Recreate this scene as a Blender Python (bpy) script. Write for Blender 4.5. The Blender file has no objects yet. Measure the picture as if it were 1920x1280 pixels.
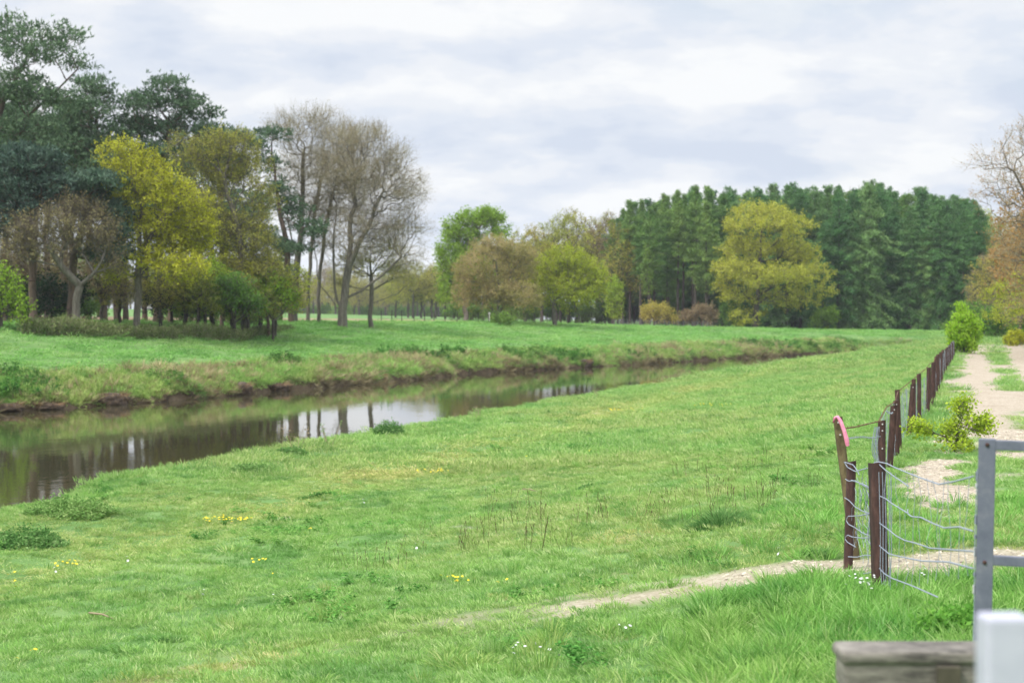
import bpy, math, random
import numpy as np
R = math.radians
sc = bpy.context.scene
COL = sc.collection
rng = np.random.default_rng(11)

# ------------------------------------------------------------------ camera
F, HX, HY, ZC = 3200.0, 960.0, 588.0, 2.35      # focal length in photo pixels, optical axis, horizon row, eye height
cd = bpy.data.cameras.new('camera'); cam = bpy.data.objects.new('camera', cd); COL.objects.link(cam)
cam.location = (0, 0, ZC); cam.rotation_euler = (R(90) - math.atan(52 / F), 0, 0)
cd.sensor_width = 36; cd.lens = 60; cd.clip_start = 0.1; cd.clip_end = 6000
cd.dof.use_dof = True; cd.dof.focus_distance = 19; cd.dof.aperture_fstop = 2.8
sc.camera = cam

# ------------------------------------------------------------------ world: Nishita sky behind a broken cloud layer
w = bpy.data.worlds.new('World'); sc.world = w; w.use_nodes = True
SUN_EL, SUN_ROT = R(52), R(-50)      # the sun stands behind the viewer's left shoulder
def build_world():
    nt = w.node_tree; N = nt.nodes; L = nt.links; N.clear()
    out = N.new('ShaderNodeOutputWorld'); bg = N.new('ShaderNodeBackground'); L.new(bg.outputs[0], out.inputs[0])
    bg.inputs[1].default_value = 0.1
    sky = N.new('ShaderNodeTexSky'); sky.sky_type = 'NISHITA'; sky.sun_disc = False
    sky.sun_elevation = SUN_EL; sky.sun_rotation = R(230); sky.air_density = 1.2; sky.dust_density = 2.0
    tc = N.new('ShaderNodeTexCoord'); sep = N.new('ShaderNodeSeparateXYZ'); L.new(tc.outputs['Generated'], sep.inputs[0])
    def m(op, a, b=None, c=None):
        n = N.new('ShaderNodeMath'); n.operation = op
        for i, v in enumerate((a, b, c)):
            if v is None: continue
            if hasattr(v, 'is_output'): L.new(v, n.inputs[i])
            else: n.inputs[i].default_value = v
        return n.outputs[0]
    z = m('MAXIMUM', sep.outputs[2], 0.0); zz = m('ADD', z, 0.24)
    cmb = N.new('ShaderNodeCombineXYZ'); L.new(m('DIVIDE', sep.outputs[0], zz), cmb.inputs[0]); L.new(m('DIVIDE', sep.outputs[1], zz), cmb.inputs[1])
    def noise(scale, det, rough, dist=0.0, off=0.0):
        mp = N.new('ShaderNodeMapping'); L.new(cmb.outputs[0], mp.inputs[0]); mp.inputs[1].default_value = (off, off * .7, off)
        n = N.new('ShaderNodeTexNoise'); L.new(mp.outputs[0], n.inputs['Vector']); n.inputs['Scale'].default_value = scale
        n.inputs['Detail'].default_value = det; n.inputs['Roughness'].default_value = rough; n.inputs['Distortion'].default_value = dist
        return n.outputs['Fac']
    def ramp(v, stops):
        r = N.new('ShaderNodeValToRGB'); L.new(v, r.inputs[0]); r.color_ramp.interpolation = 'EASE'
        e = r.color_ramp.elements
        while len(e) < len(stops): e.new(.5)
        for k, (p, c) in enumerate(stops): e[k].position = p; e[k].color = (*c, 1)
        return r.outputs[0]
    body = noise(3.3, 10, .55, .1, 7.3)
    shade = ramp(body, [(.36, (4.35, 4.8, 5.6)), (.45, (4.95, 5.3, 5.9)), (.52, (5.55, 5.75, 6.1)), (.61, (6.2, 6.3, 6.4))])
    cover = ramp(noise(.7, 6, .5, 0, 9.7), [(.36, (.72, .72, .72)), (.5, (1, 1, 1))])
    mix = N.new('ShaderNodeMix'); mix.data_type = 'RGBA'; L.new(cover, mix.inputs['Factor']); L.new(sky.outputs[0], mix.inputs['A']); L.new(shade, mix.inputs['B'])
    # an overcast sky is about twice as bright overhead as at the horizon
    gain = m('MULTIPLY_ADD', m('SMOOTH_MIN', m('MULTIPLY', m('MAXIMUM', m('SUBTRACT', sep.outputs[2], .2), 0.0), 2.2), 1.0, .1), 1.1, 1.0)
    sc_ = N.new('ShaderNodeVectorMath'); sc_.operation = 'SCALE'; L.new(mix.outputs['Result'], sc_.inputs[0]); L.new(gain, sc_.inputs['Scale'])
    L.new(sc_.outputs[0], bg.inputs[0])
build_world()
sd = bpy.data.lights.new('sun', 'SUN'); sd.energy = 2.2; sd.angle = R(9); sd.color = (1, .96, .9)
sun = bpy.data.objects.new('sun', sd); COL.objects.link(sun)
sun.rotation_euler = (R(90) - SUN_EL, 0, SUN_ROT + math.pi * 0 + R(0))
sc.view_settings.view_transform = 'Standard'; sc.view_settings.look = 'None'
sc.view_settings.exposure = 0.64; sc.view_settings.gamma = 1
sc.render.film_transparent = False
cy = sc.cycles
cy.max_bounces = 6; cy.diffuse_bounces = 3; cy.glossy_bounces = 3; cy.transmission_bounces = 4; cy.transparent_max_bounces = 4
cy.caustics_reflective = False; cy.caustics_refractive = False

# ------------------------------------------------------------------ helpers
def tag(o, label=None, cat=None, group=None, kind=None):
    if label: o['label'] = label
    if cat: o['category'] = cat
    if group: o['group'] = group
    if kind: o['kind'] = kind
    return o
def obj(name, me, parent=None, loc=None, rot=None):
    o = bpy.data.objects.new(name, me); COL.objects.link(o)
    if parent: o.parent = parent
    if loc is not None: o.location = loc
    if rot is not None: o.rotation_euler = rot
    return o
def empty(name, loc, rz=0.0):
    o = bpy.data.objects.new(name, None); COL.objects.link(o); o.location = loc; o.rotation_euler = (0, 0, rz); o.empty_display_size = .2
    return o
def copy_tree(o, parent=None, kids=None):
    c = o.copy(); COL.objects.link(c); c.parent = parent
    for ch in KIDS.get(o.name, []): KIDS.setdefault(c.name, []).append(copy_tree(ch, c))
    return c
KIDS = {}
def child(par, name, me, **k):
    o = obj(name, me, par, **k); KIDS.setdefault(par.name, []).append(o); return o

class MB:
    """collects numpy geometry for ONE mesh"""
    def __init__(s): s.V = []; s.F = []; s.n = 0; s.mi = []; s.v = []
    def add(s, V, Fq, mi=0, v=None):
        V = np.asarray(V, np.float32).reshape(-1, 3); Fq = np.asarray(Fq, np.int64)
        if len(Fq) == 0: return
        s.V.append(V); s.F.append(Fq + s.n); s.n += len(V)
        s.mi.append(np.full(len(Fq), mi, np.int32)); s.v.append(np.full(len(Fq), .5, np.float32) if v is None else np.asarray(v, np.float32))
    def mesh(s, name, mats, smooth=False):
        me = bpy.data.meshes.new(name)
        V = np.concatenate(s.V) if s.V else np.zeros((0, 3), np.float32)
        me.vertices.add(len(V)); me.vertices.foreach_set('co', V.ravel())
        sizes = np.concatenate([np.full(len(f), f.shape[1], np.int32) for f in s.F]); loops = np.concatenate([f.ravel() for f in s.F]).astype(np.int32)
        me.loops.add(len(loops)); me.loops.foreach_set('vertex_index', loops)
        st = np.zeros(len(sizes), np.int32); st[1:] = np.cumsum(sizes)[:-1]
        me.polygons.add(len(sizes)); me.polygons.foreach_set('loop_start', st)
        me.polygons.foreach_set('material_index', np.concatenate(s.mi))
        a = me.attributes.new('v', 'FLOAT', 'FACE'); a.data.foreach_set('value', np.concatenate(s.v))
        if smooth: me.polygons.foreach_set('use_smooth', np.ones(len(sizes), bool))
        for m in (mats if isinstance(mats, (list, tuple)) else [mats]): me.materials.append(m)
        me.update(calc_edges=True)
        return me
def norm(a): return a / np.maximum(np.linalg.norm(a, axis=-1, keepdims=True), 1e-9)
def frames(d):
    up = np.tile(np.array([0., 0, 1]), (len(d), 1)); up[np.abs(d[:, 2]) > .9] = (1, 0, 0)
    a = norm(np.cross(d, up)); return a, np.cross(d, a)
def tubes(mb, P0, P1, r0, r1, k=6, mi=0):
    P0 = np.asarray(P0, float).reshape(-1, 3); P1 = np.asarray(P1, float).reshape(-1, 3); E = len(P0)
    if E == 0: return
    r0 = np.broadcast_to(np.asarray(r0, float), (E,)); r1 = np.broadcast_to(np.asarray(r1, float), (E,))
    a, b = frames(norm(P1 - P0)); t = np.arange(k) * 2 * math.pi / k
    c, s_ = np.cos(t), np.sin(t); ring = a[:, None, :] * c[None, :, None] + b[:, None, :] * s_[None, :, None]
    V = np.stack([P0[:, None] + ring * r0[:, None, None], P1[:, None] + ring * r1[:, None, None]], 1).reshape(-1, 3)
    i = np.arange(k); j = (i + 1) % k; q = np.stack([i, j, j + k, i + k], 1)
    mb.add(V, (q[None] + (np.arange(E) * 2 * k)[:, None, None]).reshape(-1, 4), mi)
def polytube(mb, pts, r, k=6, mi=0, cap=True):
    """one welded tube through pts"""
    pts = np.asarray(pts, float); n = len(pts); r = np.broadcast_to(np.asarray(r, float), (n,))
    d = np.gradient(pts, axis=0); a, b = frames(norm(d)); t = np.arange(k) * 2 * math.pi / k
    V = pts[:, None] + (a[:, None] * np.cos(t)[None, :, None] + b[:, None] * np.sin(t)[None, :, None]) * r[:, None, None]
    i = np.arange(k); j = (i + 1) % k; q = np.stack([i, j, j + k, i + k], 1)
    mb.add(V.reshape(-1, 3), (q[None] + (np.arange(n - 1) * k)[:, None, None]).reshape(-1, 4), mi)
    if cap:
        for e, fl in ((0, -1), (n - 1, 1)):
            mb.add(V[e], [list(range(k))[::fl]], mi)
def leaves(mb, C, size, mi=0, aspect=.6, up=0.0, v=None, g=rng):
    """little rhombic leaf faces, randomly turned"""
    n = len(C)
    if n == 0: return
    a = norm(g.normal(size=(n, 3)) + [0, 0, 0]); nn = norm(g.normal(size=(n, 3)) + [0, 0, up]); b = norm(np.cross(a, nn)); a = np.cross(b, nn)
    s = (size * g.uniform(.6, 1.3, n))[:, None]
    V = np.stack([C - a * s * .5, C + b * s * .5 * aspect - a * s * .05, C + a * s * .5, C - b * s * .5 * aspect - a * s * .05], 1).reshape(-1, 3)
    mb.add(V, np.arange(4 * n).reshape(-1, 4), mi, g.random(n) if v is None else v)
def blades(mb, B, D, length, width, bend, mi=0, v=None, g=rng):
    """two-segment pointed blades from B, first along D then bending outwards"""
    n = len(B)
    if n == 0: return
    D = norm(D); side = norm(np.cross(D, g.normal(size=(n, 3)))); L = np.broadcast_to(length, (n,))[:, None]; W = np.broadcast_to(width, (n,))[:, None]
    h = D * [1, 1, 0]; h = norm(h + g.normal(size=(n, 3)) * [.05, .05, 0] + 1e-6)
    M = B + D * L * .55; T = M + norm(D + h * np.broadcast_to(bend, (n,))[:, None] - [0, 0, .0]) * L * .45
    V = np.stack([B - side * W * .5, B + side * W * .5, M + side * W * .4, M - side * W * .4, T], 1).reshape(-1, 3)
    o = (np.arange(n) * 5)[:, None]; vv = g.random(n) if v is None else v
    mb.add(V, o + [0, 1, 2, 3], mi, vv); 
    mb.F.append((o + [3, 2, 4]) + (mb.n - len(V))); mb.mi.append(np.full(n, mi, np.int32)); mb.v.append(np.asarray(vv, np.float32))
def box(mb, c, s, rot=None, mi=0, taper=1.0):
    c = np.array(c, float); s = np.array(s, float) / 2
    V = np.array([[x, y, z] for z in (-1, 1) for x, y in ((-1, -1), (1, -1), (1, 1), (-1, 1))], float)
    V[4:, :2] *= taper; V = V * s
    if rot is not None: V = V @ np.array(rot).T
    mb.add(V + c, [[3, 2, 1, 0], [4, 5, 6, 7], [0, 1, 5, 4], [1, 2, 6, 5], [2, 3, 7, 6], [3, 0, 4, 7]], mi)

def hsh(ix, iy, s):
    h = (ix * 374761393 + iy * 668265263 + s * 2147483647) & 0xffffffff
    h = ((h ^ (h >> 13)) * 1274126177) & 0xffffffff
    return ((h ^ (h >> 16)) & 0xffffff) / float(0xffffff)
def vn(x, y, s=0):
    x = np.asarray(x, float); y = np.asarray(y, float); ix = np.floor(x).astype(np.int64); iy = np.floor(y).astype(np.int64)
    fx = x - ix; fy = y - iy; fx = fx * fx * (3 - 2 * fx); fy = fy * fy * (3 - 2 * fy)
    return (hsh(ix, iy, s) * (1 - fx) + hsh(ix + 1, iy, s) * fx) * (1 - fy) + (hsh(ix, iy + 1, s) * (1 - fx) + hsh(ix + 1, iy + 1, s) * fx) * fy
def fbm(x, y, s=0, o=4):
    t = 0; a = .5; tot = 0
    for k in range(o): t = t + a * vn(np.asarray(x) * 2 ** k, np.asarray(y) * 2 ** k, s + k * 17); tot += a; a *= .5
    return t / tot
def sstep(a, b, x): t = np.clip((x - a) / (b - a), 0, 1); return t * t * (3 - 2 * t)

# ------------------------------------------------------------------ materials
def newmat(name):
    m = bpy.data.materials.new(name); m.use_nodes = True; nt = m.node_tree; nt.nodes.clear()
    return m, nt.nodes, nt.links, nt.nodes.new('ShaderNodeOutputMaterial')
def ramp_node(N, stops, interp='LINEAR'):
    r = N.new('ShaderNodeValToRGB'); e = r.color_ramp.elements; r.color_ramp.interpolation = interp
    while len(e) < len(stops): e.new(.5)
    for k, (p, c) in enumerate(stops): e[k].position = p; e[k].color = (*c, 1)
    return r
def mat_leaf(name, c1, c2, c3, scale=.5, transl=.35, instancer=False, objvar=.12):
    m, N, L, out = newmat(name)
    at = N.new('ShaderNodeAttribute'); at.attribute_name = 'v'
    tc = N.new('ShaderNodeTexCoord'); no = N.new('ShaderNodeTexNoise'); no.inputs['Scale'].default_value = scale; no.inputs['Detail'].default_value = 3
    L.new(tc.outputs['Object'], no.inputs['Vector'])
    ad = N.new('ShaderNodeMath'); ad.operation = 'MULTIPLY_ADD'; L.new(at.outputs['Fac'], ad.inputs[0]); ad.inputs[1].default_value = .55; 
    sb = N.new('ShaderNodeMath'); sb.operation = 'MULTIPLY_ADD'; L.new(no.outputs['Fac'], sb.inputs[0]); sb.inputs[1].default_value = 1.5; sb.inputs[2].default_value = -.53
    L.new(sb.outputs[0], ad.inputs[2])
    r = ramp_node(N, [(0.05, c1), (.5, c2), (.95, c3)]); L.new(ad.outputs[0], r.inputs[0])
    col = r.outputs[0]
    if instancer:
        ti = N.new('ShaderNodeAttribute'); ti.attribute_type = 'INSTANCER'; ti.attribute_name = 'tint'
        mx = N.new('ShaderNodeMix'); mx.data_type = 'RGBA'; mx.blend_type = 'MULTIPLY'; mx.inputs['Factor'].default_value = 1
        L.new(col, mx.inputs['A']); L.new(ti.outputs['Color'], mx.inputs['B']); col = mx.outputs['Result']
    else:
        oi = N.new('ShaderNodeObjectInfo'); hv = N.new('ShaderNodeHueSaturation')
        k = N.new('ShaderNodeMath'); k.operation = 'MULTIPLY_ADD'; L.new(oi.outputs['Random'], k.inputs[0]); k.inputs[1].default_value = objvar * 2.5; k.inputs[2].default_value = 1 - objvar * 1.25
        L.new(k.outputs[0], hv.inputs['Value']); 
        k2 = N.new('ShaderNodeMath'); k2.operation = 'MULTIPLY_ADD'; L.new(oi.outputs['Random'], k2.inputs[0]); k2.inputs[1].default_value = -objvar * .25; k2.inputs[2].default_value = .5 + objvar * .125
        L.new(k2.outputs[0], hv.inputs['Hue']); L.new(col, hv.inputs['Color']); col = hv.outputs[0]
    d = N.new('ShaderNodeBsdfDiffuse'); t = N.new('ShaderNodeBsdfTranslucent'); ms = N.new('ShaderNodeMixShader'); ms.inputs[0].default_value = transl
    L.new(col, d.inputs[0]); L.new(col, t.inputs[0]); L.new(d.outputs[0], ms.inputs[1]); L.new(t.outputs[0], ms.inputs[2]); L.new(ms.outputs[0], out.inputs[0])
    return m
def mat_rough(name, stops, scale=6, detail=6, rough=.85, bump=.3, stretch=(1, 1, 1), metal=0, dist=.02, coord='Object'):
    m, N, L, out = newmat(name); b = N.new('ShaderNodeBsdfPrincipled'); L.new(b.outputs[0], out.inputs[0])
    tc = N.new('ShaderNodeTexCoord'); mp = N.new('ShaderNodeMapping'); mp.inputs['Scale'].default_value = stretch
    no = N.new('ShaderNodeTexNoise'); no.inputs['Scale'].default_value = scale; no.inputs['Detail'].default_value = detail; no.inputs['Roughness'].default_value = .65
    L.new(tc.outputs[coord], mp.inputs[0]); L.new(mp.outputs[0], no.inputs['Vector'])
    r = ramp_node(N, stops); L.new(no.outputs['Fac'], r.inputs[0]); L.new(r.outputs[0], b.inputs['Base Color'])
    b.inputs['Roughness'].default_value = rough; b.inputs['Metallic'].default_value = metal
    bp = N.new('ShaderNodeBump'); bp.inputs['Strength'].default_value = bump; bp.inputs['Distance'].default_value = dist; L.new(no.outputs['Fac'], bp.inputs['Height']); L.new(bp.outputs[0], b.inputs['Normal'])
    return m

# ------------------------------------------------------------------ the lie of the land
def P(px, py, z):                      # where the ray through a photo pixel meets height z
    d = F * (ZC - z) / (py - HY); return (px - HX) / F * d, d
def PD(px, d): return (px - HX) / F * d
WZ, LIPZ = -1.85, -1.3
def line(pts, s0, s1):
    pts = sorted((y, x) for x, y in pts); ys = [p[0] for p in pts]; xs = [p[1] for p in pts]
    ys = [-200] + ys + [3000]; xs = [xs[0] - s0 * (ys[1] + 200)] + xs + [xs[-1] + s1 * (3000 - ys[-2])]
    return lambda Y: np.interp(Y, ys, xs)
farw = line([P(x, y, WZ) for x, y in ((0, 775), (200, 762), (450, 741), (640, 726), (850, 703), (1100, 688), (1450, 668), (1640, 660))] + [(150, 222)], .45, 5)
nlip = line([P(x, y, LIPZ) for x, y in ((-120, 1010), (0, 965), (200, 908), (450, 858), (700, 814), (830, 793), (1100, 736), (1300, 700), (1450, 676), (1600, 657))] + [(150, 206)], .12, 5)
crest = line([(PD(x, d), d) for x, d in ((0, 100), (200, 109), (450, 128), (700, 153), (1000, 178), (1300, 200), (1500, 215))], .45, .3)
fence = line([(3.1, 14.3), (5.75, 25.8), (9.7, 39.8), (15.6, 62), (24.6, 95), (52, 190), (170, 200)], .2, 5)
def fw(Y): return farw(Y) + (fbm(Y * .22, Y * 0, 3) - .5) * 2.6 + (vn(Y * .9, Y * 0, 5) - .5) * .5
def nl(Y): return nlip(Y) + (fbm(Y * .3, Y * 0, 8) - .5) * 1.2
def trackL(Y): return fence(Y) + .3 + sstep(38, 27, Y) * .9 + (fbm(Y * .35, 0 * Y, 21) - .5) * .9
def trackR(Y): return fence(Y) + 4.9 + sstep(60, 110, Y) * .3 + (fbm(Y * .3, 0 * Y, 23) - .5) * .8
def zf(X): return np.interp(X, [-300, -150, -91, -55, -26, 0, 20, 40, 60], [9, 5, 3.6, 1.95, 1.65, 1.4, .7, .05, 0])
def keys(Y):
    Y = np.asarray(Y, float); W = fw(Y); Lp = nl(Y); C = crest(Y); Fn = fence(Y); C = np.minimum(C, W - 7)
    flip = W - 4.6; O = np.ones_like(Y)
    Lp = np.maximum(Lp, W + 4.5); Lp = np.minimum(Lp, Fn - 9)
    W = np.minimum(W, Lp - 3.5)
    cut = .30 + .24 * (fbm(Y * .35, 0 * Y, 31) - .5) * 2
    tl, tr = trackL(Y), trackR(Y)
    fz = .03 * O
    ks = [(W - 1100, None), (C - 60, None), (C - 12, None), (C, 'c'), (C * .5 + (W - 4.6) * .5, 's'), (W - 4.6, -.52 * O), (W - 2.4, -.85 * O), (W - .9, WZ + cut + .35), (W - .25, WZ + cut), (W, WZ - .02),
          (W + .8, WZ - .6), (Lp - 1.6, WZ - .6), (Lp - .75, WZ), (Lp, LIPZ - .28 * sstep(55, 105, Y)), (Lp + 2, LIPZ + .1 - .2 * sstep(55, 105, Y)), (Fn - 9, -1.02 * O), (Fn - 6, -.8 * O), (Fn - 3, -.36 * O), (Fn - .8, -.05 * O), (Fn, 0 * O),
          (tl, .03 * O), (tr, .03 * O), (tr + 3, 0 * O), (tr + 40, 0 * O), (tr + 1000, 0 * O)]
    X = np.stack([k[0] for k in ks], -1); X = np.maximum.accumulate(X, -1)
    Z = []
    zc = zf(C)
    for k in ks:
        if k[1] is None: Z.append(zf(k[0]))
        elif isinstance(k[1], str): Z.append(zc if k[1] == 'c' else zc * .42 + -.52 * .58)
        else: Z.append(np.broadcast_to(k[1], Y.shape))
    return X, np.stack(Z, -1)
_cache = {}
def gz(X, Y):
    X = np.asarray(X, float); Y = np.asarray(Y, float); sh = X.shape; X = X.ravel(); Y = Y.ravel()
    KX, KZ = keys(Y)
    i = np.clip((KX <= X[:, None]).sum(1) - 1, 0, KX.shape[1] - 2); r = np.arange(len(X))
    x0, x1, z0, z1 = KX[r, i], KX[r, i + 1], KZ[r, i], KZ[r, i + 1]
    z = z0 + (z1 - z0) * np.clip((X - x0) / np.maximum(x1 - x0, 1e-6), 0, 1)
    W = KX[:, 9]; Lp = KX[:, 13]; Fn = KX[:, 19]
    wet = sstep(1.2, 0, np.maximum(W - X, 0)) * (X < Lp) * (X > W - 1.2)
    amp = .09 * (1 - sstep(2, 0, np.abs(X - Fn - 3.2) - 2)) + .015
    z = z + (fbm(X * .55, Y * .4, 40) - .5) * 2 * amp * (1 - ((X > W) & (X < Lp - .8)))
    bank = ((X > W - 6.0) & (X < W - .2)) * 1.0
    z = z + bank * ((fbm(X * 1.1, Y * .8, 44) - .5) * .55 * np.minimum(1, (W - X) / 1.2))
    # the berm has an old towpath hollow and hummocks
    z = z - .07 * np.exp(-((X - (Fn - 11.5)) / .8) ** 2) * (X > Lp) + .12 * np.exp(-((X - (Lp + 1.2)) / 1.0) ** 2) * (X > Lp) * sstep(80, 40, Y)
    # bridge ramp under the viewer
    z = z + (.8 - .0) * (1 - sstep(3.5, 12.5, Y)) * sstep(-7, -1, X) * (X > Lp + 1)
    return z.reshape(sh)
def g1(x, y): return float(gz(np.array([x]), np.array([y]))[0])

def masks(X, Y):
    """gravel, bare soil, dry straw 0..1"""
    Xr = X.ravel(); Yr = Y.ravel(); KX, KZ = keys(Yr); W = KX[:, 9]; Lp = KX[:, 13]; Fn = KX[:, 19]; tl = KX[:, 20]; tr = KX[:, 21]
    n1 = fbm(Xr * 1.3, Yr * .9, 60); n2 = fbm(Xr * .5, Yr * .25, 63)
    inside = sstep(-.25, .35, Xr - tl + (n1 - .5) * 1.6) * sstep(-.25, .35, tr - Xr + (n1 - .5) * 1.6)
    mid = Fn + 2.4
    strip = np.exp(-((Xr - mid) / .36) ** 2) * sstep(.54, .68, n2 + .10 * sstep(30, 90, Yr))
    gr = inside * (1 - strip * 1.0) * sstep(23, 29, Yr + (n1 - .5) * 8 + (Xr - Fn - 1) * 0) * (1 - sstep(124, 134, Yr))
    # gravel spill beside the first posts
    sp = np.exp(-(((Xr - (Fn + .65)) / .62) ** 2 + ((Yr - 24.2) / 5.4) ** 2) * 1.1); gr = np.maximum(gr, sstep(.36, .66, sp + (n1 - .5) * 1.3))
    st = np.exp(-((Xr - (Fn + .75)) / .6) ** 2) * sstep(19, 22, Yr) * sstep(56, 44, Yr); gr = np.maximum(gr, sstep(.50, .72, st * .75 + (n1 - .5) * 1.5 + (n2 - .5) * .8))
    # worn path through the gap and down the slope
    pc = path_y(Xr); pw = np.interp(Xr, [-9, -4, 0, 2.5, 5], [.25, .35, .62, .75, .85])
    pth = sstep(1.25, .5, np.abs(Yr - pc) / pw + (n1 - .5) * 1.2) * np.interp(Xr, [-1.3, -.1, .8, 2, 12], [0, .78, .95, 1, .95])
    pth *= sstep(.25, .5, fbm(Xr * .8, Yr * 1.5, 66) + np.interp(Xr, [-4, 1.5], [-.12, .2]))
    gr = np.maximum(gr, pth * .86)
    soil = np.zeros_like(Xr); d = W - Xr
    soil = np.where((d > -1.2) & (d < (.75 + (n1 - .5) * 2.2) * sstep(215, 170, Yr)), 1.0, soil)
    soil = np.maximum(soil, ((d > 0) & (d < 3.2)) * sstep(.68, .74, fbm(Xr * .45, Yr * .3, 71)))
    soil = np.maximum(soil, ((Xr > W) & (Xr < Lp - .3)) * 1.0)
    fieldsoil = ((Xr < KX[:, 3] - 1.5) & (Yr > 140) & (Yr < 245)) * 1.0 * (Xr > -70) * (Xr < 24)
    dry = ((d > .3) & (d < 4.2)) * sstep(.40, .6, fbm(Xr * .4, Yr * .22, 75))
    bare = ((Xr > Lp + 1) & (Xr < Fn - 2)) * sstep(.70, .76, fbm(Xr * .55 + 3.3, Yr * 1.1, 79)) * sstep(24, 18, Yr)
    dry = np.maximum(dry, sstep(.05, .5, pth) * 1.2 * (pth > .02)); dry = np.maximum(dry, sstep(1.9, .7, np.abs(Yr - pc) / pw) * .7 * (Xr > -3) * (Xr < 3.4) * sstep(.4, .6, n1 + .1))
    return [a.reshape(X.shape) for a in (gr, np.maximum(soil, fieldsoil * .0), np.maximum(dry * .3, bare * .8), fieldsoil)]
def path_y(X): return np.interp(X, [-9, -5, -2, 0, 1.3, 2.9, 6, 12], [18.5, 17.0, 15.9, 15.6, 15.7, 15.9, 16.4, 17.5])

def mat_ground():
    m, N, L, out = newmat('ground_cover'); b = N.new('ShaderNodeBsdfPrincipled'); L.new(b.outputs[0], out.inputs[0]); b.inputs['Roughness'].default_value = .95; b.inputs['Specular IOR Level'].default_value = .15
    tc = N.new('ShaderNodeTexCoord')
    def noise(s, d=5, r=.6, st=(1, 1, 1)):
        mp = N.new('ShaderNodeMapping'); mp.inputs['Scale'].default_value = st; L.new(tc.outputs['Object'], mp.inputs[0])
        n = N.new('ShaderNodeTexNoise'); n.inputs['Scale'].default_value = s; n.inputs['Detail'].default_value = d; n.inputs['Roughness'].default_value = r; L.new(mp.outputs[0], n.inputs['Vector']); return n.outputs['Fac']
    def mix(f, a, c):
        x = N.new('ShaderNodeMix'); x.data_type = 'RGBA'; L.new(f, x.inputs['Factor']); L.new(a, x.inputs['A']); L.new(c, x.inputs['B']); return x.outputs['Result']
    def rp(v, st): r = ramp_node(N, st); L.new(v, r.inputs[0]); return r.outputs[0]
    grass = rp(noise(.35, 8, .62), [(.3, (.085, .17, .045)), (.5, (.13, .24, .07)), (.7, (.21, .30, .11))])
    vo = N.new('ShaderNodeTexVoronoi'); vo.inputs['Scale'].default_value = 26; L.new(tc.outputs['Object'], vo.inputs['Vector'])
    sp = N.new('ShaderNodeSeparateColor'); L.new(vo.outputs['Color'], sp.inputs[0])
    gravel = rp(sp.outputs[0], [(0, (.25, .20, .145)), (.5, (.39, .325, .245)), (1, (.56, .49, .40))])
    g2 = rp(noise(1.2, 5, .6), [(.3, (.29, .235, .165)), (.6, (.44, .38, .30))]); 
    mm = N.new('ShaderNodeMix'); mm.data_type = 'RGBA'; mm.inputs['Factor'].default_value = .45; L.new(gravel, mm.inputs['A']); L.new(g2, mm.inputs['B']); gravel = mm.outputs['Result']
    soil = rp(noise(1.6, 8, .7), [(.3, (.04, .028, .018)), (.5, (.10, .072, .045)), (.7, (.18, .14, .09))])
    dry = rp(noise(2.2, 8, .7), [(.3, (.13, .14, .05)), (.5, (.27, .24, .11)), (.7, (.40, .34, .2))])
    fld = rp(noise(.3, 5, .6, (.4, 2, 1)), [(.3, (.26, .17, .12)), (.7, (.38, .28, .2))])
    at = N.new('ShaderNodeAttribute'); at.attribute_name = 'mask'; s4 = N.new('ShaderNodeSeparateColor'); L.new(at.outputs['Color'], s4.inputs[0])
    at2 = N.new('ShaderNodeAttribute'); at2.attribute_name = 'field'
    c = mix(s4.outputs[2], grass, dry); c = mix(s4.outputs[1], c, soil); c = mix(at2.outputs['Fac'], c, fld); c = mix(s4.outputs[0], c, gravel)
    L.new(c, b.inputs['Base Color'])
    bp = N.new('ShaderNodeBump'); bp.inputs['Strength'].default_value = .6; bp.inputs['Distance'].default_value = .03
    ad = N.new('ShaderNodeMath'); ad.operation = 'MULTIPLY_ADD'; L.new(vo.outputs['Distance'], ad.inputs[0]); ad.inputs[1].default_value = -.6; L.new(noise(5, 8, .7), ad.inputs[2])
    L.new(ad.outputs[0], bp.inputs['Height']); L.new(bp.outputs[0], b.inputs['Normal'])
    return m
MG = mat_ground()

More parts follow.
